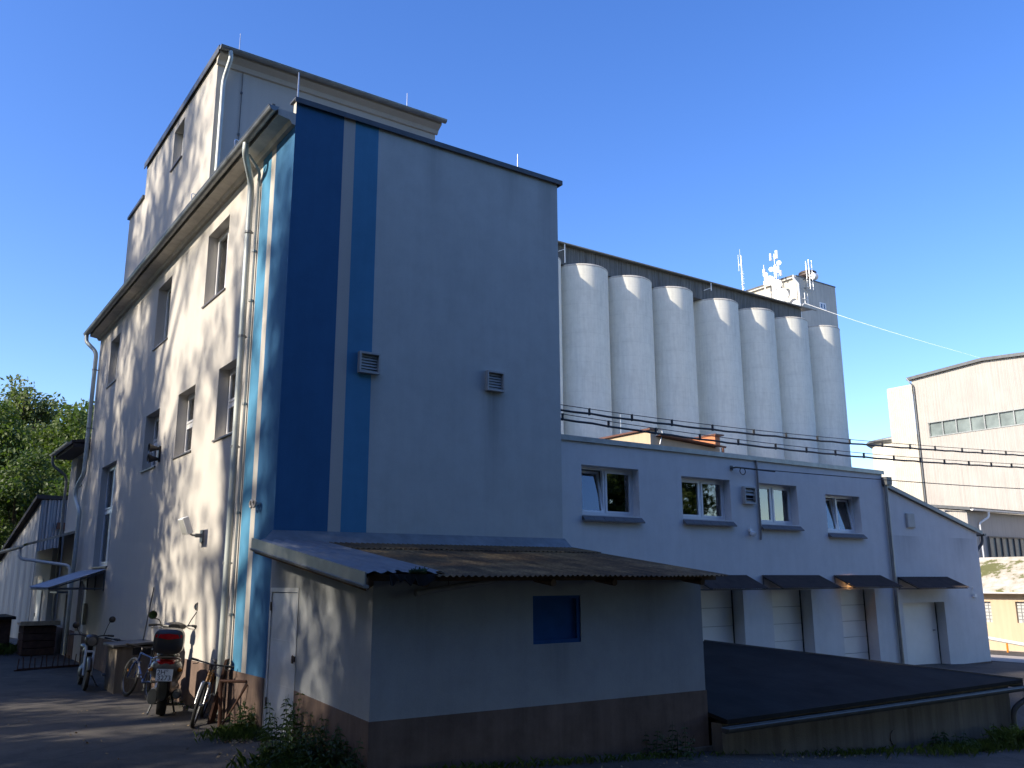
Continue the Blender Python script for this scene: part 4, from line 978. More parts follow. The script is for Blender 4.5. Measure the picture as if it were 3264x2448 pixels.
# ------------------------------------------------------------------ far right: hall, tank, low hall, cream house
ha = thing('production_hall', 'huge pale grey sheet clad hall with a long window band at the right', 'building', (65, 20, -1))
b = MB()
yb = [(-2, 17.3), (21.44, 19.0), (27.6, 18.62)]
holes = (6.0, 26.48, 13.62, 14.72)
b.quad((65, -2, -3), (65, 27.6, -3), (65, 27.6, 13.62), (65, -2, 13.62)); b.quad((65, 26.48, 13.62), (65, 27.6, 13.62), (65, 27.6, 14.72), (65, 26.48, 14.72)); b.quad((65, -2, 13.62), (65, 6, 13.62), (65, 6, 14.72), (65, -2, 14.72))
b.add([(65, -2, 14.72), (65, 27.6, 14.72), (65, 27.6, 18.62), (65, 21.44, 19.0), (65, -2, 17.3)], [(0, 1, 2, 3, 4)])
b.quad((65, 27.6, -3), (95, 27.6, -3), (95, 27.6, 18.62), (65, 27.6, 18.62)); b.quad((65, -2, -3), (65, -2, 17.3), (95, -2, 17.3), (95, -2, -3))
b.build('wall', M['hall'], ha, fix=False)
b = MB(); b.prism([(64.75, -2.1, 17.3), (64.75, 21.44, 19.0), (64.75, 27.9, 18.6), (64.75, 27.9, 18.85), (64.75, 21.44, 19.25), (64.75, -2.1, 17.55)], (30, 0, 0)); b.build('roof', M['zincdark'], ha)
b = MB(); n = 18; w_ = (26.48 - 6) / n
b.box(65.12, 65.16, 6, 26.48, 13.62, 14.72); wb_ = b.build('window_band', M['hallglass'], ha)
b = MB()
for i in range(n + 1): b.box(65.0, 65.12, 6 + i * w_ - .04, 6 + i * w_ + .04, 13.62, 14.72)
b.box(64.96, 65.12, 5.9, 26.58, 13.54, 13.62); b.box(64.96, 65.12, 5.9, 26.58, 14.72, 14.79); b.build('glazing_bars', M['zinc'], wb_)
b = MB(); b.sheet((64.7, 27.45, 18.1), (0, 1, 0), 2.3, (0, 0, -1), 20, .19, .028, .01); b.box(64.75, 68, 27.45, 29.75, 18.1, 18.2)
b.quad((64.7, 29.75, -2), (68, 29.75, -2), (68, 29.75, 18.1), (64.7, 29.75, 18.1)); b.build('stair_tower', M['hallpale'], ha)
b = MB(); b.tube(arc_pts([(64.6, 27.8, 18.75), (64.6, 27.5, 18.3), (64.85, 27.4, 18.0), (64.85, 27.4, -1)]), .045, 8); b.build('downpipe', M['zinc'], ha, smooth=True)
TKY = 32.1
tk = thing('round_tank', 'white round tank with a shallow conical lid beside the grey hall', 'tank', (71, TKY, -1))
b = MB(); b.lathe([(3.05, -3), (3.05, 14.3)], (71, TKY, 0), n=48); b.build('shell', M['silo'], tk, smooth=True)
b = MB(); b.lathe([(2.95, 13.9), (3.5, 14.3), (3.5, 14.45), (.1, 15.2)], (71, TKY, 0), n=48); b.build('lid', M['zinc'], tk, smooth=True)
lh = thing('low_hall', 'lower grey hall with a barred window strip in front of the big hall', 'building', (58, 18, -1))
b = MB(); b.box(51.5, 64.5, 17.0, 26, -3, 6.35); b.build('wall', M['hall'], lh)
b = MB(); b.hexa([(51.2, 16.6, 6.36), (64.6, 16.6, 6.36), (64.6, 26, 7.6), (51.2, 26, 7.6)], [(51.2, 16.6, 6.55), (64.6, 16.6, 6.55), (64.6, 26, 7.8), (51.2, 26, 7.8)]); b.build('roof', M['zincdark'], lh)
b = MB(); b.box(53.6, 64, 16.9, 16.99, 3.4, 4.72); wl = b.build('window_strip', M['hallglass'], lh)
b = MB()
for i in range(14): b.box(53.6 + i * .8 - .04, 53.6 + i * .8 + .04, 16.82, 16.9, 3.4, 4.72)
b.box(53.5, 64.1, 16.8, 16.9, 3.3, 3.4); b.box(53.5, 64.1, 16.8, 16.9, 4.72, 4.8); b.build('glazing_bars', M['zincdark'], wl)
b = MB(); gutter(b, (51.2, 16.5, 6.42), (64.6, 16.5, 6.42), .1); b.tube(arc_pts([(53.2, 16.5, 6.35), (53.2, 16.5, 6.0), (52.7, 16.9, 5.6), (52.7, 16.9, 3)]), .07, 8); b.build('gutter', M['antwhite'], lh, smooth=True)
ch = thing('cream_outbuilding', 'cream yellow outbuilding with a mossy tiled roof at the right edge', 'building', (45, 11, -1.6))
b = MB(); wl_ = [(12.82, 13.45, -.2, .9), (10.85, 11.52, -.18, .92), (8.6, 9.3, -.18, .92)]
wall_grid(b, 'X', 45, 4, 16, -2.6, 1.35, wl_, .25); b.quad((45, 16, -2.6), (52, 16, -2.6), (52, 16, 1.35), (45, 16, 1.35)); b.quad((45, 4, -2.6), (45, 4, 1.35), (52, 4, 1.35), (52, 4, -2.6))
b.build('wall', M['cream'], ch, fix=False)
b = MB(); b.hexa([(44.6, 3.6, 1.36), (48.5, 3.6, 3.2), (48.5, 16.4, 3.2), (44.6, 16.4, 1.36)], [(44.6, 3.6, 1.5), (48.5, 3.6, 3.34), (48.5, 16.4, 3.34), (44.6, 16.4, 1.5)]); b.hexa([(48.5, 3.6, 3.2), (52.4, 3.6, 1.36), (52.4, 16.4, 1.36), (48.5, 16.4, 3.2)], [(48.5, 3.6, 3.34), (52.4, 3.6, 1.5), (52.4, 16.4, 1.5), (48.5, 16.4, 3.34)]); b.build('roof', M['moss'], ch)
b = MB(); gutter(b, (44.52, 3.6, 1.4), (44.52, 16.4, 1.4), .08); b.build('gutter', M['antwhite'], ch, smooth=True)
for w_ in wl_:
    b = MB(); a, c, e, f = w_
    b.box(45.15, 45.18, a, c, e, f); wq = b.build('window', M['grille'], ch)
    b = MB()
    for i in range(1, 6): b.box(45.12, 45.15, a, c, e + (f - e) * i / 6 - .012, e + (f - e) * i / 6 + .012)
    for i in range(1, 3): b.box(45.115, 45.12, a + (c - a) * i / 3 - .012, a + (c - a) * i / 3 + .012, e, f)
    b.build('bars', M['zinc'], wq)
rl = thing('yard_pipe', 'pale pipe on yellow posts in front of the cream outbuilding', 'pipe', (43, 12, -1.6))
b = MB(); b.tube([(43, 13.3, -.75), (43, 9.5, -1.25)], .09, 10); b.build('pipe_run', M['hose'], rl, smooth=True)
for y, z in ((12.9, -.8), (11.2, -1.05), (10, -1.2)):
    b = MB(); b.tube([(43, y, -1.9), (43, y, z)], .05, 8); b.build('post', M['amber'], rl)

# ------------------------------------------------------------------ overhead cables
def curve_fn(pts):
    xs = [p[0] for p in pts]; zs = [p[1] for p in pts]; co = np.polyfit(xs, zs, 3)
    return lambda x: float(np.polyval(co, x))
for nm, pts, y, lab in (('a', [(5.43, 5.75), (6.88, 5.72), (11.1, 5.715), (18.8, 5.93), (27.4, 6.28), (33.9, 6.6)], 2.0, 'upper black cable bundle with clamps crossing in front of the silos'),
                        ('b', [(5.43, 5.56), (6.88, 5.51), (11.1, 5.455), (18.75, 5.52), (27.3, 5.86), (33.9, 6.2)], 1.95, 'lower black cable bundle with clamps crossing in front of the silos')):
    f_ = curve_fn(pts); c = thing('overhead_cable', lab, 'cable', (5.43, y, pts[0][1]), 'overhead cable bundles')
    b = MB(); xs_ = np.linspace(5.43, 33.95, 60); b.tube([(x, y + .01 * math.sin(x * 3), f_(x) + .008 * math.sin(x * 5)) for x in xs_], .025, 8); b.build('bundle', M['cable'], c, smooth=True)
    b = MB(); b.tube([(x, y, f_(x) + .115) for x in xs_], .009, 5); b.build('messenger_wire', M['cable'], c)
    x = 6.4 + (.6 if nm == 'b' else 0)
    while x < 33:
        b = MB(); b.box(x - .012, x + .012, y - .028, y + .028, f_(x) - .03, f_(x) + .128); b.build('cable_clamp', M['cable'], c); x += rnd.uniform(1.25, 1.6)
tc_ = thing('thin_cable', 'thin single cable with a small loop leaving a hook on the white wall', 'cable', (10.4, WY, 4.5))
b = MB(); b.tube([(10.4, WY - .001, 4.51), (10.4, WY - .13, 4.51)], .02, 6); b.box(10.36, 10.44, WY - .02, WY - .001, 4.46, 4.56); b.build('hook', M['zincdark'], tc_)
b = MB(); b.tube([(10.4 + 23.6 * t, WY - .12 - 1.8 * t, 4.51 + .55 * t - .55 * math.sin(PI * t) * .35) for t in np.linspace(0, 1, 30)], .011, 5)
b.tube([(10.62 + .09 * math.cos(t), WY - .13, 4.44 + .075 * math.sin(t)) for t in np.linspace(0, 2 * PI, 16)[:-1]], .010, 5, closed=True); b.tube([(10.4, WY - .12, 4.515), (11.6, WY - .22, 4.49)], .018, 6); b.build('cable_run', M['cable'], tc_, smooth=True)
pl_ = thing('cable_pole', 'steel pole carrying the ends of the overhead cables beyond the frame', 'pole', (34, 1.5, -1))
b = MB(); b.tube([(34, 1.5, -1.5), (34, 1.5, 7.2)], [.11, .07], 12); b.build('shaft', M['zinc'], pl_, smooth=True)
b = MB(); b.box(33.94, 34.06, -2, 2.4, 6.45, 6.55); b.box(33.94, 34.06, -2, 2.4, 5.0, 5.08); b.build('cross_arm', M['zinc'], pl_)
wc = thing('white_cable', 'thin white cable sagging from the tower towards the grey hall roof', 'cable', (82.6, 50.5, 34.5))
p0, p1 = Vector((82.9, 50.45, 34.75)), Vector((65.1, 21.44, 19.2))
b = MB(); b.tube(arc_pts([(82.45, 50.75, 33.9), (82.55, 50.45, 34.65), p0]), .05, 6); b.tube([p0.lerp(p1, t) - Vector((0, 0, .2 * math.sin(PI * t))) for t in np.linspace(0, 1, 24)], [.026 - .022 * t for t in np.linspace(0, 1, 24)], 6); b.build('cable_run', M['whitecable'], wc, smooth=True)

# ------------------------------------------------------------------ bicycles, scooter, moped
def torus(mb, c, R_, r, n=28, k=8, mi=0):
    mb.tube([(c[0] + R_ * math.cos(t), c[1], c[2] + R_ * math.sin(t)) for t in np.linspace(0, 2 * PI, n + 1)[:-1]], r, k, mi, closed=True)
def loft(mb, secs, n=16, mi=0, pw=.8):
    """ellipse sections (x, zc, ry, rz) joined along x"""
    vs = []
    for x, zc, ry, rz2 in secs:
        for j in range(n):
            a = 2 * PI * j / n; ca, sa = math.cos(a), math.sin(a)
            vs.append((x, ry * math.copysign(abs(ca) ** pw, ca), zc + rz2 * math.copysign(abs(sa) ** pw, sa)))
    fs = [(i * n + j, i * n + (j + 1) % n, (i + 1) * n + (j + 1) % n, (i + 1) * n + j) for i in range(len(secs) - 1) for j in range(n)]
    fs += [tuple(range(n - 1, -1, -1)), tuple((len(secs) - 1) * n + j for j in range(n))]
    return mb.add(vs, fs, mi)

def bicycle(label, paint, loc, heading, lean, fender=False, group='bicycles parked along the facade', suspension=False):
    t = thing('bicycle', label, 'bicycle', (0, 0, 0), group)
    r = .335
    for x in (-.53, .53):
        w = MB(); torus(w, (x, 0, r), r - .025, .026); w = w.build('wheel', M['rubber'], t, smooth=True)
        q = MB(); torus(q, (x, 0, r), r - .05, .012, 28, 6)
        for k in range(16):
            a = 2 * PI * k / 16; q.tube([(x + .03 * math.cos(a + .5), .025 * (-1) ** k, r + .03 * math.sin(a + .5)), (x + (r - .05) * math.cos(a), 0, r + (r - .05) * math.sin(a))], .0018, 4)
        q.tube([(x, -.06, r), (x, .06, r)], .025, 8); q.build('rim', M['rimalloy'], w, smooth=True)
        if x > 0:
            q = MB(); q.obox((x + .16, .012, r + .12), (.03, 0, .02), (0, .003, 0), (-.01, 0, .015)); q.build('spoke_reflector', M['amber'], w)
    f = MB(); bb, st, ht, hb, ra = (-.08, 0, .29), (-.235, 0, .76), (.315, 0, .80), (.365, 0, .64), (-.53, 0, r)
    for a, b_, w_ in ((bb, st, .017), ((-.225, 0, .73), ht, .016), (bb, hb, .021), (hb, ht, .022)): f.tube([a, b_], w_, 10)
    for s in (-1, 1):
        f.tube([(bb[0], .03 * s, bb[2]), (ra[0], .06 * s, ra[2])], .010, 8); f.tube([(-.22, .02 * s, .72), (ra[0], .06 * s, ra[2])], .009, 8)
    f.build('frame', M[paint], t, smooth=True)
    f = MB()
    for s in (-1, 1): f.tube([(.37, .055 * s, .62), (.45, .06 * s, .5), (.53, .06 * s, r)], [.019, .017, .012], 8)
    f.tube([(.37, -.06, .63), (.37, .06, .63)], .02, 8); f.build('fork', M['steel' if suspension else paint], t, smooth=True)
    h = MB(); h.tube([(.315, 0, .80), (.30, 0, .87), (.36, 0, .90)], .016, 8)
    h.tube([(.36, 0, .90), (.355, .12, .91), (.31, .31, .92)], .013, 8); h.tube([(.36, 0, .90), (.355, -.12, .91), (.31, -.31, .92)], .013, 8)
    hb_ = h.build('handlebar', M['dark'], t, smooth=True)
    for s in (-1, 1):
        g = MB(); g.tube([(.325, .21 * s, .915), (.305, .33 * s, .92)], .018, 8); g.tube([(.345, .19 * s, .91), (.40, .21 * s, .875), (.41, .27 * s, .865)], .006, 5); g.build('grip', M['rubber'], hb_, smooth=True)
    g = MB(); g.tube(arc_pts([(.35, .13, .9), (.52, .08, .86), (.47, .03, .66), (.42, .04, .5)]), .004, 5); g.tube(arc_pts([(.35, -.13, .9), (.5, -.06, .84), (.30, -.02, .70)]), .004, 5); g.build('brake_cable', M['cable'], hb_)
    s = MB(); loft(s, [(-.40, .885, .075, .02), (-.34, .89, .08, .028), (-.25, .888, .05, .024), (-.13, .885, .02, .018)], 12); s.tube([(-.235, 0, .76), (-.265, 0, .87)], .014, 8); s.build('saddle', M['dark'], t, smooth=True)
    c = MB(); c.lathe([(.09, -.004), (.09, .004)], (bb[0], -.05, bb[2]), 'Y', 20); c.tube([(bb[0], -.065, bb[2]), (bb[0] + .11, -.075, bb[2] - .13)], .011, 6); c.tube([(bb[0], .065, bb[2]), (bb[0] - .11, .075, bb[2] + .13)], .011, 6); c.tube([bb, (bb[0], -.06, bb[2])], .02, 8)
    for sgn in (-1, 1): c.box(bb[0] - .11 * sgn - .045, bb[0] - .11 * sgn + .045, .08 * sgn, .17 * sgn, bb[2] + .13 * sgn - .012, bb[2] + .13 * sgn + .012)
    c.build('crankset', M['zincdark'], t)
    if fender:
        for x in (-.53, .53):
            q = MB(); q.tube([(x + (r + .02) * math.cos(a), 0, r + (r + .02) * math.sin(a)) for a in np.linspace(R(25), R(175), 14)], .02, 6); q.build('mudguard', M['steel'], t, smooth=True)
        q = MB(); q.box(-.78, -.38, -.07, .07, .70, .712); q.tube([(-.7, .06, .7), (-.53, .07, r)], .006, 5); q.tube([(-.7, -.06, .7), (-.53, -.07, r)], .006, 5); q.build('luggage_rack', M['steel'], t)
    t.location = loc; t.rotation_euler = (lean, 0, heading)
    return t
# heading: direction of the front wheel, counter-clockwise from +X
bicycle('mountain bicycle with silver fork leaning on the wall bracket nearest the shed door', 'bikeorange', (-.42, 1.72, 0), R(-113), R(-13), suspension=True)
bicycle('dark blue city bicycle with silver mudguards between the scooter and the grit box', 'bikeblue', (-.50, 5.3, 0), R(100), R(10), fender=True)

bicycle('dark bicycle between the grit box and the moped, mostly hidden', 'bikeblack', (-.42, 8.35, 0), R(-95), R(-9))

sct = thing('motor_scooter', 'dark motor scooter seen from behind with a black top case and white number plate', 'scooter', (0, 0, 0))
def wheel(t, x, r, w, rimr, name='wheel'):
    q = MB(); q.lathe([(rimr, -w * .35), (r * .93, -w * .5), (r * .985, -w * .3), (r, 0), (r * .985, w * .3), (r * .93, w * .5), (rimr, w * .35)], (x, 0, r), 'Y', 28); o = q.build(name, M['rubber'], t, smooth=True)
    q = MB(); q.lathe([(.03, -w * .3), (rimr, -w * .3), (rimr, w * .3), (.03, w * .3)], (x, 0, r), 'Y', 20); q.build('rim', M['zincdark'], o)
wheel(sct, 0, .25, .14, .16); wheel(sct, 1.28, .25, .12, .16)
q = MB(); loft(q, [(-.46, .80, .04, .03), (-.42, .78, .13, .08), (-.32, .75, .21, .15), (-.12, .73, .245, .18), (.15, .70, .24, .19), (.42, .66, .2, .2), (.56, .6, .12, .16)], 20); q.build('body_shell', M['scootgrey'], sct, smooth=True)
q = MB(); loft(q, [(-.30, .92, .10, .03), (-.22, .94, .16, .05), (.05, .93, .18, .06), (.35, .87, .15, .06), (.55, .83, .08, .03)], 16); q.build('seat', M['dark'], sct, smooth=True)
q = MB(); loft(q, [(.1, .34, .10, .10), (.3, .33, .18, .08), (.9, .33, .2, .06), (1.0, .36, .2, .07)], 14); q.build('floorboard', M['scooter'], sct, smooth=True)
q = MB(); loft(q, [(-.36, .42, .06, .16), (-.30, .45, .10, .22), (-.1, .5, .1, .22), (.15, .42, .11, .18)], 14); q.build('rear_mudguard', M['dark'], sct, smooth=True)
q = MB(); q.obox((-.50, 0, .665), (-.008, 0, .003), (0, .125, 0), (.02, 0, .09)); pl = q.build('number_plate', M['plate'], sct, bevel=.003)
def text(body, size, origin, right, up, parent, m, name='lettering', thick=.001):
    cu_ = bpy.data.curves.new('txt', 'FONT'); cu_.body = body; cu_.size = size; cu_.extrude = thick; cu_.align_x = 'CENTER'
    tmp = bpy.data.objects.new('txt', cu_); COL.objects.link(tmp)
    bpy.context.view_layer.update(); dg = bpy.context.evaluated_depsgraph_get()
    me = bpy.data.meshes.new_from_object(tmp.evaluated_get(dg)); bpy.data.objects.remove(tmp); bpy.data.curves.remove(cu_)
    right, up = Vector(right).normalized(), Vector(up).normalized(); nn = right.cross(up)
    mt = Matrix(((right.x, up.x, nn.x, origin[0]), (right.y, up.y, nn.y, origin[1]), (right.z, up.z, nn.z, origin[2]), (0, 0, 0, 1)))
    me.transform(mt); me.materials.clear(); me.materials.append(m); me.name = name
    o = bpy.data.objects.new(name, me); COL.objects.link(o); o.parent = parent; return o
upv = Vector((.02, 0, .09)).normalized()
text('2H\u00b0', .105, (-.509, .03, .674), (0, -1, 0), upv, pl, M['ink']); text('3273', .105, (-.5265, 0, .590), (0, -1, 0), upv, pl, M['ink'])
q = MB(); loft(q, [(-.45, .845, .11, .025), (-.40, .86, .14, .04), (-.34, .87, .14, .03)], 14); q.build('tail_light', M['redglass'], sct, smooth=True)
q = MB(); loft(q, [(-.62, 1.18, .17, .14), (-.58, 1.18, .225, .19), (-.40, 1.18, .24, .2), (-.22, 1.19, .225, .19), (-.16, 1.19, .17, .14)], 24, pw=.55); tcs = q.build('top_case', M['scooter'], sct, smooth=True)
q = MB()
for k in range(12):
    a0, a1 = -.20 + .4 * k / 12, -.20 + .4 * (k + 1) / 12
    X_ = lambda a: -.632 + .9 * a * a; zl = lambda a: 1.215 + .03 * abs(a) / .2; zh = lambda a: 1.305 - .02 * abs(a) / .2
    q.hexa([(X_(a0) - .012, a0, zl(a0)), (X_(a1) - .012, a1, zl(a1)), (X_(a1) + .04, a1, zl(a1)), (X_(a0) + .04, a0, zl(a0))], [(X_(a0) - .004, a0, zh(a0)), (X_(a1) - .004, a1, zh(a1)), (X_(a1) + .04, a1, zh(a1)), (X_(a0) + .04, a0, zh(a0))])
q.build('reflector', M['redglass'], tcs, smooth=True)
q = MB(); q.tube([(-.5, .12, .97), (-.1, .12, .95)], .014, 8); q.tube([(-.5, -.12, .97), (-.1, -.12, .95)], .014, 8); q.tube(arc_pts([(-.1, .2, .86), (-.42, .2, .92), (-.45, 0, .95), (-.42, -.2, .92), (-.1, -.2, .86)]), .014, 8); q.build('carrier', M['steel'], sct, smooth=True)
for s in (-1, 1):
    q = MB(); loft(q, [(-.40, .74, .02, .02), (-.36, .74, .04, .035), (-.30, .74, .03, .03)], 10); q.v = [(x, y + .22 * s, z) for x, y, z in q.v]; q.build('indicator', M['amber'], sct, smooth=True)
q = MB(); loft(q, [(-.38, .36, .05, .05), (-.3, .36, .075, .075), (.1, .33, .075, .075), (.25, .3, .04, .04)], 14, pw=1); q.v = [(x, y - .21, z) for x, y, z in q.v]; q.build('muffler', M['zincdark'], sct, smooth=True)
q = MB(); loft(q, [(-.12, .30, .07, .12), (0, .28, .08, .12), (.3, .3, .06, .1)], 12); q.v = [(x, y + .16, z) for x, y, z in q.v]; q.build('engine_case', M['zincdark'], sct, smooth=True)
q = MB()
for s in (-1, 1): q.tube([(.18, .12 * s, .3), (.12, .2 * s, .03), (.02, .2 * s, .015)], .016, 8)
q.tube([(.15, -.16, .16), (.15, .16, .16)], .014, 8); q.build('centre_stand', M['zincdark'], sct)
q = MB(); loft(q, [(.98, .72, .22, .36), (1.06, .74, .24, .40), (1.14, .74, .20, .36), (1.22, .72, .08, .2)], 18); q.build('leg_shield', M['scooter'], sct, smooth=True)
q = MB(); loft(q, [(1.0, .5, .07, .02), (1.1, .55, .08, .03), (1.3, .56, .08, .03), (1.5, .46, .07, .03)], 12); q.tube([(1.22, .07, .5), (1.28, .07, .25)], .025, 8); q.tube([(1.22, -.07, .5), (1.28, -.07, .25)], .025, 8); q.build('front_mudguard', M['scooter'], sct, smooth=True)
q = MB(); loft(q, [(.98, 1.1, .16, .06), (1.04, 1.2, .15, .08), (1.08, 1.3, .12, .05)], 14); q.build('steering_cover', M['scooter'], sct, smooth=True)
q = MB(); loft(q, [(.86, 1.34, .1, .05), (.94, 1.35, .2, .06), (1.06, 1.34, .16, .08), (1.16, 1.28, .06, .06)], 14); q.tube([(.98, .2, 1.36), (.94, .30, 1.37), (.88, .40, 1.36)], .014, 8); q.tube([(.98, -.2, 1.36), (.94, -.30, 1.37), (.88, -.40, 1.36)], .014, 8); hb = q.build('handlebar', M['dark'], sct, smooth=True)
for s in (-1, 1):
    q = MB(); q.tube([(.92, .29 * s, 1.367), (.87, .42 * s, 1.36)], .021, 8); q.tube([(.95, .2 * s, 1.34), (1.0, .26 * s, 1.31), (.96, .38 * s, 1.31), (.92, .3 * s, 1.36)], .007, 6); q.build('grip', M['rubber'], hb, smooth=True)
for s, c in ((-1, (.9, -.36, 1.70)), (1, (.95, .38, 1.53))):
    q = MB(); q.tube(arc_pts([(.95, .22 * s, 1.36), (.96, .26 * s, 1.46), (c[0] + .03, c[1], c[2] - .06), (c[0] + .02, c[1], c[2])]), .009, 8)
    q.disc((c[0] + .002, c[1], c[2]), (-1, .15 * s, .05), .075, .03, 20, dome=.0); mr = q.build('mirror', M['dark'], sct, smooth=True)
    q = MB(); q.disc((c[0] - .004, c[1], c[2]), (-1, .15 * s, .05), .064, .003, 20); q.build('mirror_glass', M['mirror'], mr)
sct.location = (-.68, 2.85, 0); sct.rotation_euler = (R(3), 0, R(73))

mp_ = thing('moped', 'black moped with round mirrors and pale fork facing out beside the grit box', 'moped', (0, 0, 0))
wheel(mp_, .62, .29, .07, .23); wheel(mp_, -.58, .29, .08, .23)
for x in (.62, -.58):
    pass
q = MB()
for s in (-1, 1): q.tube([(.62, .07 * s, .29), (.50, .075 * s, .62), (.42, .075 * s, .90)], [.02, .024, .026], 8)
q.tube([(.46, -.1, .74), (.46, .1, .74)], .025, 8); q.build('fork', M['mopedwhite'], mp_, smooth=True)
q = MB(); q.tube([(.62 + .32 * math.cos(a), 0, .29 + .32 * math.sin(a)) for a in np.linspace(R(20), R(150), 12)], .05, 8); q.build('front_mudguard', M['bikeblack'], mp_, smooth=True)
q = MB(); q.tube([(.42, 0, .85), (.1, 0, .45), (-.2, 0, .42), (-.58, 0, .29)], [.05, .06, .06, .03], 10); q.tube([(-.2, 0, .44), (-.4, 0, .72), (-.75, 0, .74)], .04, 10); q.build('frame', M['bikeblack'], mp_, smooth=True)
q = MB(); loft(q, [(-.72, .78, .08, .03), (-.5, .80, .12, .05), (-.1, .80, .11, .05), (.05, .78, .05, .03)], 14); q.build('seat', M['dark'], mp_, smooth=True)
q = MB(); loft(q, [(.0, .68, .06, .06), (.1, .72, .11, .11), (.28, .76, .10, .11), (.38, .78, .05, .06)], 14); q.build('fuel_tank', M['bikeblack'], mp_, smooth=True)
q = MB(); loft(q, [(-.1, .33, .08, .1), (.05, .33, .13, .14), (.22, .33, .1, .1)], 12); q.build('engine', M['zincdark'], mp_, smooth=True)
q = MB(); loft(q, [(.36, .94, .06, .06), (.42, .96, .13, .12), (.52, .95, .12, .11), (.56, .94, .09, .09)], 16); hl = q.build('headlight_cowl', M['dark'], mp_, smooth=True)
q = MB(); q.disc((.562, 0, .94), (1, 0, 0), .085, .02, 20, dome=.02); q.build('lens', M['zincdark'], hl, smooth=True)
q = MB(); q.tube(arc_pts([(.3, .40, 1.05), (.36, .2, 1.06), (.4, 0, 1.0), (.36, -.2, 1.06), (.3, -.40, 1.05)]), .013, 8); q.tube([(.32, .3, 1.055), (.29, .42, 1.05)], .02, 8); q.tube([(.32, -.3, 1.055), (.29, -.42, 1.05)], .02, 8); hb = q.build('handlebar', M['dark'], mp_, smooth=True)
for s, zt in ((-1, 1.22), (1, 1.36)):
    q = MB(); q.tube([(.36, .22 * s, 1.06), (.36, .27 * s, zt - .1), (.36, .31 * s, zt)], .008, 6); q.disc((.36, .33 * s, zt + .02), (-1, 0, .1), .065, .02, 18, dome=.012); mr = q.build('mirror', M['dark'], mp_, smooth=True)
    q = MB(); q.disc((.348, .33 * s, zt + .02), (-1, 0, .1), .056, .004, 18); q.build('mirror_glass', M['mirror'], mr)
q = MB(); q.tube([(-.1, .12, .3), (-.15, .3, .02), (-.22, .32, .012)], .013, 8); q.build('side_stand', M['zincdark'], mp_)
mp_.location = (-1.02, 7.85, 0); mp_.rotation_euler = (R(-4), 0, R(-95))

# ------------------------------------------------------------------ yard clutter
gb = thing('grit_box', 'brown concrete grit box with a flat dark lid against the facade', 'box', (-.35, 6.85, 0))
q = MB(); q.box(-.70, -.02, 6.42, 7.3, -.05, .86); q.build('body', M['concrete'], gb, bevel=.012)
q = MB(); q.hexa([(-.78, 6.34, .862), (-.005, 6.34, .90), (-.005, 7.36, .90), (-.78, 7.36, .862)], [(-.78, 6.34, .905), (-.005, 6.34, .945), (-.005, 7.36, .945), (-.78, 7.36, .905)]); q.build('lid', M['zincdark'], gb, bevel=.006)
q = MB(); q.box(-.40, -.06, 6.405, 6.421, .70, .84); q.build('slot', M['void'], gb)
po_ = thing('leaning_pole', 'thin dark pole leaning on the facade behind the grit box', 'pole', (-.06, 6.9, 0))
q = MB(); q.tube([(-.1, 6.95, .94), (-.02, 6.75, 2.0)], .012, 6); q.build('shaft', M['zincdark'], po_)
br = thing('bike_rack', 'rusty low spike bicycle rack lying on the yard before the entrance', 'rack', (-.9, 12.7, 0))
q = MB()
A_, B_2 = Vector((-1.75, 12.5, .02)), Vector((-.15, 12.95, .02))
q.tube([A_, B_2], .015, 6); q.tube([A_ + Vector((.1, .35, 0)), B_2 + Vector((.1, .35, 0))], .015, 6); q.build('base_bar', M['rustbar'], br)
for i in range(12):
    p = A_.lerp(B_2, (i + .5) / 12); q = MB(); q.tube([p, p + Vector((.02 * (-1) ** i, 0, .27 + .03 * (i % 3)))], .012, 6); q.build('spike', M['rustbar'], br)
bs = thing('wall_bracket_stand', 'rusty triangular wall bracket by the blue stripes beside the orange bicycle', 'bracket', (-.1, .8, 0))
q = MB(); q.tube([(-.03, .72, .66), (-.33, 1.0, .66)], .022, 8); q.tube([(-.32, .99, .66), (-.30, .98, .02)], .03, 8); q.build('arm', M['rustbar'], bs)
q = MB(); q.tube([(-.03, .66, .62), (-.28, .92, .05)], .016, 8); q.build('brace', M['rustbar'], bs)
bd = thing('rusty_board', 'upright rusty red board standing between the bicycle and the wall', 'board', (-.25, 1.4, 0))
q = MB(); q.hexa([(-.36, 1.42, .0), (-.33, 1.40, .0), (-.18, 1.60, .0), (-.21, 1.62, .0)], [(-.14, 1.42, .93), (-.11, 1.40, .93), (.0 - .02, 1.56, .93), (-.05, 1.58, .93)]); q.build('panel', M['rustbar'], bd)
pc = thing('board_stack', 'stack of dark brown board crates with a pale plank on top', 'crates', (-.6, 17.8, 0))
q = MB()
for i in range(4):
    z = .02 + i * .21; q.box(-1.05, -.18, 17.45, 18.6, z, z + .19)
q.build('crates', M['pallet'], pc, bevel=.008)
q = MB(); q.box(-1.15, -.1, 17.35, 17.55, .872, .99); q.box(-1.12, -.2, 17.56, 18.5, .872, .93); q.build('plank', M['palewood'], pc)
dl = thing('covered_heap', 'low dark covered timber heap at the left edge of the yard', 'heap', (-1.7, 20.6, 0))
q = MB(); q.box(-3.1, -1.2, 19.2, 21.8, -.1, 1.0); q.build('timber', M['pallet'], dl); q = MB(); q.box(-3.25, -1.1, 19.05, 22, 1.003, 1.09); q.build('cover', M['tar'], dl)

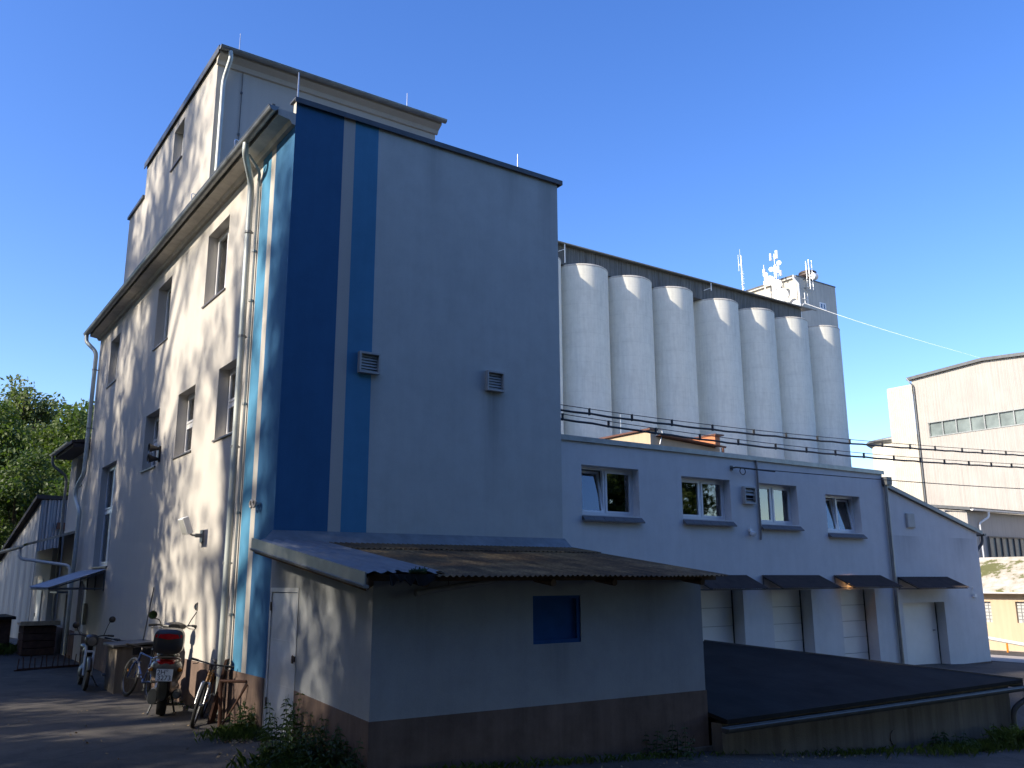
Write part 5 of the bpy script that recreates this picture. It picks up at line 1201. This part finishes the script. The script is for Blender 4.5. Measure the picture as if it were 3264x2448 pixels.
# ------------------------------------------------------------------ trees and plants
def leaf_cloud(r, clumps, per, leaf, jit=.9):
    """clumps: list of (centre, (rx,ry,rz)); returns verts, faces of small folded leaf faces"""
    vs, fs = [], []
    for c, rad in clumps:
        n = int(per * (rad[0] * rad[1] * rad[2]) ** (2 / 3))
        for _ in range(n):
            d = Vector((r.gauss(0, 1), r.gauss(0, 1), r.gauss(0, 1))).normalized(); k = r.random() ** .45
            p = Vector(c) + Vector((d.x * rad[0], d.y * rad[1], d.z * rad[2])) * k
            a = (d * .5 + Vector((r.gauss(0, 1), r.gauss(0, 1), r.gauss(0, .8) - .25)) * jit).normalized(); b_ = a.orthogonal().normalized()
            b_ = (b_ + a.cross(b_) * r.uniform(-1.5, 1.5)).normalized(); s = leaf * r.uniform(.6, 1.3)
            o = len(vs); vs += [p, p + a * s * .5 + b_ * s * .27, p + a * s, p + a * s * .5 - b_ * s * .27]; fs.append((o, o + 1, o + 2, o + 3))
    return vs, fs
def tree_meshes(seed, H, rad, base, nclump, per, leaf, mat, crad=(.9, 1.7), flat=.75):
    r = random.Random(seed); cl = []
    zc, rz2 = (base + H) / 2, (H - base) / 2
    while len(cl) < nclump:
        d = Vector((r.gauss(0, 1), r.gauss(0, 1), r.gauss(0, 1))).normalized(); k = r.random() ** .4
        zz = d.z * k; w = 1 - .35 * max(0, zz) - .15 * max(0, -zz)
        p = Vector((d.x * rad * k * w, d.y * rad * k * w, zc + zz * rz2)); s = r.uniform(*crad)
        cl.append((p, (s, s * r.uniform(.8, 1.2), s * flat)))
    v, f = leaf_cloud(r, cl, per, leaf)
    me = bpy.data.meshes.new('crown'); me.from_pydata([tuple(p) for p in v], [], f); me.materials.append(M[mat])
    t = MB(); t.tube([(0, 0, -.5), (.05, .02, base * .5), (.0, .1, base), (.1, 0, zc), (0, .1, zc + rz2 * .6)], [H * .022, H * .018, H * .015, H * .01, H * .004], 10)
    for p, s in r.sample(cl, min(16, len(cl))):
        z0 = min(max(base * .8, p.z - rz2 * .5), zc + rz2 * .4); t.tube([(0, .05, z0), (p.x * .45, p.y * .45, z0 + (p.z - z0) * .6), tuple(p)], [H * .008, H * .005, H * .002], 6)
    o = t.build('trunk', M['bark'], smooth=True); tm = o.data; bpy.data.objects.remove(o)
    return tm, me
def plant_tree(ms_, loc, label, s=1., rz=0., group=None, name='tree', cat='tree'):
    t = thing(name, label, cat, loc, group, rz); t.scale = (s, s, s)
    for nm, me in zip(('trunk', 'crown'), ms_):
        o = bpy.data.objects.new(nm, me); COL.objects.link(o); o.parent = t
    return t
BG1 = tree_meshes(11, 15.5, 4.4, 2.5, 150, 150, .34, 'leafA', (.7, 1.4))
BG2 = tree_meshes(12, 16.5, 3.9, 3.0, 140, 150, .34, 'leafB', (.7, 1.3))
BG3 = tree_meshes(13, 12.0, 4.2, 1.0, 140, 150, .32, 'leafC', (.7, 1.3))
SAP = tree_meshes(14, 6.2, 1.0, 2.2, 26, 90, .22, 'leafD', (.3, .55))
bgroup = 'trees beyond the far end of the mill'
for ms_, loc, s, rz, lab in ((BG2, (2.2, 57, 0), .97, 1., 'pale topped tall tree at the back of the left grove'), (BG1, (4.6, 49, 0), .86, 2., 'green tree in the left grove, right beside the lower wing eave'), (BG2, (6.8, 60, 0), .93, 3., 'tall pale tree just showing above the lower wing'),
                         (BG3, (1.0, 44, 0), .80, .5, 'dark low tree in front of the left grove, above the metal shed'), (BG3, (4.2, 40, 0), .72, 2.5, 'dark bushy tree right behind the metal shed'), (BG1, (-.6, 52, 0), .88, 4.2, 'broad green tree cut by the left edge of the picture'), (BG1, (8.5, 52, 0), .72, 5., 'small green tree half hidden by the lower wing')):
    plant_tree(ms_, loc, lab, s, rz, bgroup)
plant_tree(SAP, (1.95, 29.5, 0), 'small bright green sapling between the metal shed and the lower wing', .92, 0, None, 'sapling')
# the trees along the west side of the yard, which dapple the facade, and those behind the viewer: some mirror in the windows, the broad ones are added to dim skylight
SH1 = tree_meshes(21, 27, 4.6, 13.0, 95, 52, .34, 'leafA', (.7, 1.3))
SH2 = tree_meshes(22, 14.5, 3.9, .8, 190, 75, .33, 'leafC', (.8, 1.4))
SH3 = tree_meshes(23, 17, 3.6, 3.5, 90, 52, .32, 'leafA', (.7, 1.2))
SH4 = tree_meshes(25, 23.5, 4.0, 15.0, 120, 90, .36, 'leafA', (.8, 1.3))
SH5 = tree_meshes(26, 24, 4.2, 14.0, 26, 48, .34, 'leafA', (.6, 1.1))
SH6 = tree_meshes(27, 25, 1.35, 11.0, 60, 80, .30, 'leafB', (.5, .8))
SKYDIM = tree_meshes(24, 18.5, 5.2, .2, 260, 60, .40, 'leafC', (.9, 1.5))
wgroup = 'trees along the west side of the yard'
for i, (ms_, x, y, s, rz) in enumerate(SHADE):
    plant_tree((SH1, SH2, SH3, SH4, SH5, SH6)[ms_], (x, y, 0), 'tall leafy tree standing west of the yard, shading the facade', s, rz, wgroup)
for i, (ms_, x, y, s, rz) in enumerate(MIRR_DIM):
    plant_tree((BG1, BG3, SKYDIM)[ms_], (x, y, 0), 'leafy tree out of view behind the viewer, for window reflections and dimmed skylight', s, rz, 'trees across the yard')

def weed(loc, h, n, seed, label, group, spread=.25, leaf=.09, mat='weed'):
    r = random.Random(seed); t = thing('weed_plant', label, 'weed', loc, group)
    st, lv = MB(), MB(); L = Vector(loc)
    for i in range(n):
        a = r.uniform(0, 2 * PI); q = r.random() ** .5 * spread; hh = h * r.uniform(.45, 1.0)
        p0 = L + Vector((q * math.cos(a), q * math.sin(a), -.02)); tip = p0 + Vector((r.gauss(0, .14) * hh, r.gauss(0, .14) * hh, hh))
        st.tube([p0, (p0 + tip) / 2 + Vector((0, 0, .02)), tip], [.005, .004, .002], 5)
        k = int(hh / .055)
        for j in range(1, k):
            f = j / k; p = p0.lerp(tip, f); sz = leaf * (1.15 - .7 * f) * r.uniform(.8, 1.3); an = j * 1.57 + r.uniform(-.3, .3)
            for sg in (0, PI):
                d = Vector((math.cos(an + sg), math.sin(an + sg), r.uniform(-.35, .25))); w_ = Vector((-d.y, d.x, 0)) * sz * .32
                e = p + d * sz * .5 + Vector((0, 0, .01)); lv.add([p, e + w_, p + d * sz * 1.25 - Vector((0, 0, .02)), e - w_], [(0, 1, 2, 3)])
    st.build('stem', M['weed'], t); lv.build('leaves', M[mat], t, fix=False)
wg = 'weeds growing at the foot of the walls'
weed((-.32, -1.55, 0), .78, 22, 1, 'tallest nettle clump in front of the shed door edge', wg, .24)
weed((-.22, -2.15, -.02), .62, 34, 2, 'dense dark nettle clump against the shed plinth', wg, .34)
weed((-.25, -2.75, -.05), .60, 34, 3, 'dark nettle clump nearest the shed corner', wg, .34)
weed((-.55, -2.3, -.02), .42, 30, 4, 'low weed clump at the asphalt edge before the shed', wg, .3)
weed((-.12, -3.25, -.1), .62, 14, 5, 'thin tall weeds right at the shed corner', wg, .2)
weed((-.16, .35, 0), .5, 22, 6, 'dark weed clump under the dark blue stripe', wg, .2)
weed((-.14, -.35, 0), .22, 12, 7, 'tiny weeds at the left foot of the shed door', wg, .14)
weed((4.35, -3.62, -.33), .55, 12, 8, 'sparse weeds at the right end of the shed plinth', wg, .3)
weed((10.6, -4.12, -.67), .30, 30, 9, 'low weeds by the cellar wall near the round opening', wg, .45)
weed((12.0, -4.25, -.74), .42, 34, 10, 'bright weeds by the cellar wall near its downpipe', wg, .4, .1, 'leafD')
weed((-.75, -2.9, -.03), .34, 34, 12, 'low broad weed clump in the foreground before the shed corner', wg, .35)
weed((2.3, -3.62, -.2), .18, 20, 11, 'small weeds along the middle of the shed plinth', wg, .35)
r = random.Random(5); g = MB()
def blades(cx, cy, rx, ry, n, h):
    for _ in range(n):
        x, y = cx + r.gauss(0, .45) * rx, cy + r.gauss(0, .45) * ry; z = gz(x, y) - .01; a = r.uniform(0, 2 * PI); hh = h * r.uniform(.4, 1.2); d = Vector((math.cos(a), math.sin(a), 0)); w_ = Vector((-d.y, d.x, 0)) * .003
        p = Vector((x, y, z)); m_ = p + Vector((0, 0, hh * .6)) + d * hh * .2; t_ = p + Vector((0, 0, hh * .85)) + d * hh * .6
        g.add([p - w_, p + w_, m_ + w_ * .8, t_, m_ - w_ * .8], [(0, 1, 2, 3, 4)])
blades(-.35, .05, .45, .5, 500, .16); blades(-.65, -2.6, .4, .7, 900, .2); blades(-.9, -3.3, .4, .5, 700, .2); blades(11.2, -4.3, 2.4, .35, 1100, .17); blades(12.1, -4.35, .5, .3, 500, .32); blades(3.2, -3.7, 2.6, .14, 500, .10)
blades(1.0, -3.7, 1.2, .2, 300, .12); blades(8, -3.95, 1.6, .2, 350, .10); blades(-1.6, 19, .8, .9, 500, .35); blades(-.14, 5, .05, 4, 120, .09)
tag(g.build('grass', M['grass'], fix=False), kind='stuff')
g = MB()
def litter(cx, cy, rx, ry, n):
    for _ in range(n):
        x, y = cx + r.gauss(0, .45) * rx, cy + r.gauss(0, .45) * ry; z = gz(x, y) + .02; a = Vector((r.gauss(0, 1), r.gauss(0, 1), r.gauss(0, .35))).normalized() * r.uniform(.012, .03); b_ = Vector((-a.y, a.x, r.uniform(-.02, .02))) * .6; p = Vector((x, y, z))
        g.add([p - a, p + b_, p + a, p - b_], [(0, 1, 2, 3)])
litter(-.42, -.25, .25, .4, 200); litter(-1.2, 2, 2.0, 3, 40); litter(-.7, -1.5, .4, 1.0, 50); litter(6, -4.2, 4, .3, 90); litter(11, -4.4, 2, .3, 60)
tag(g.build('fallen_leaves', M['dryleaf'], fix=False), kind='stuff')
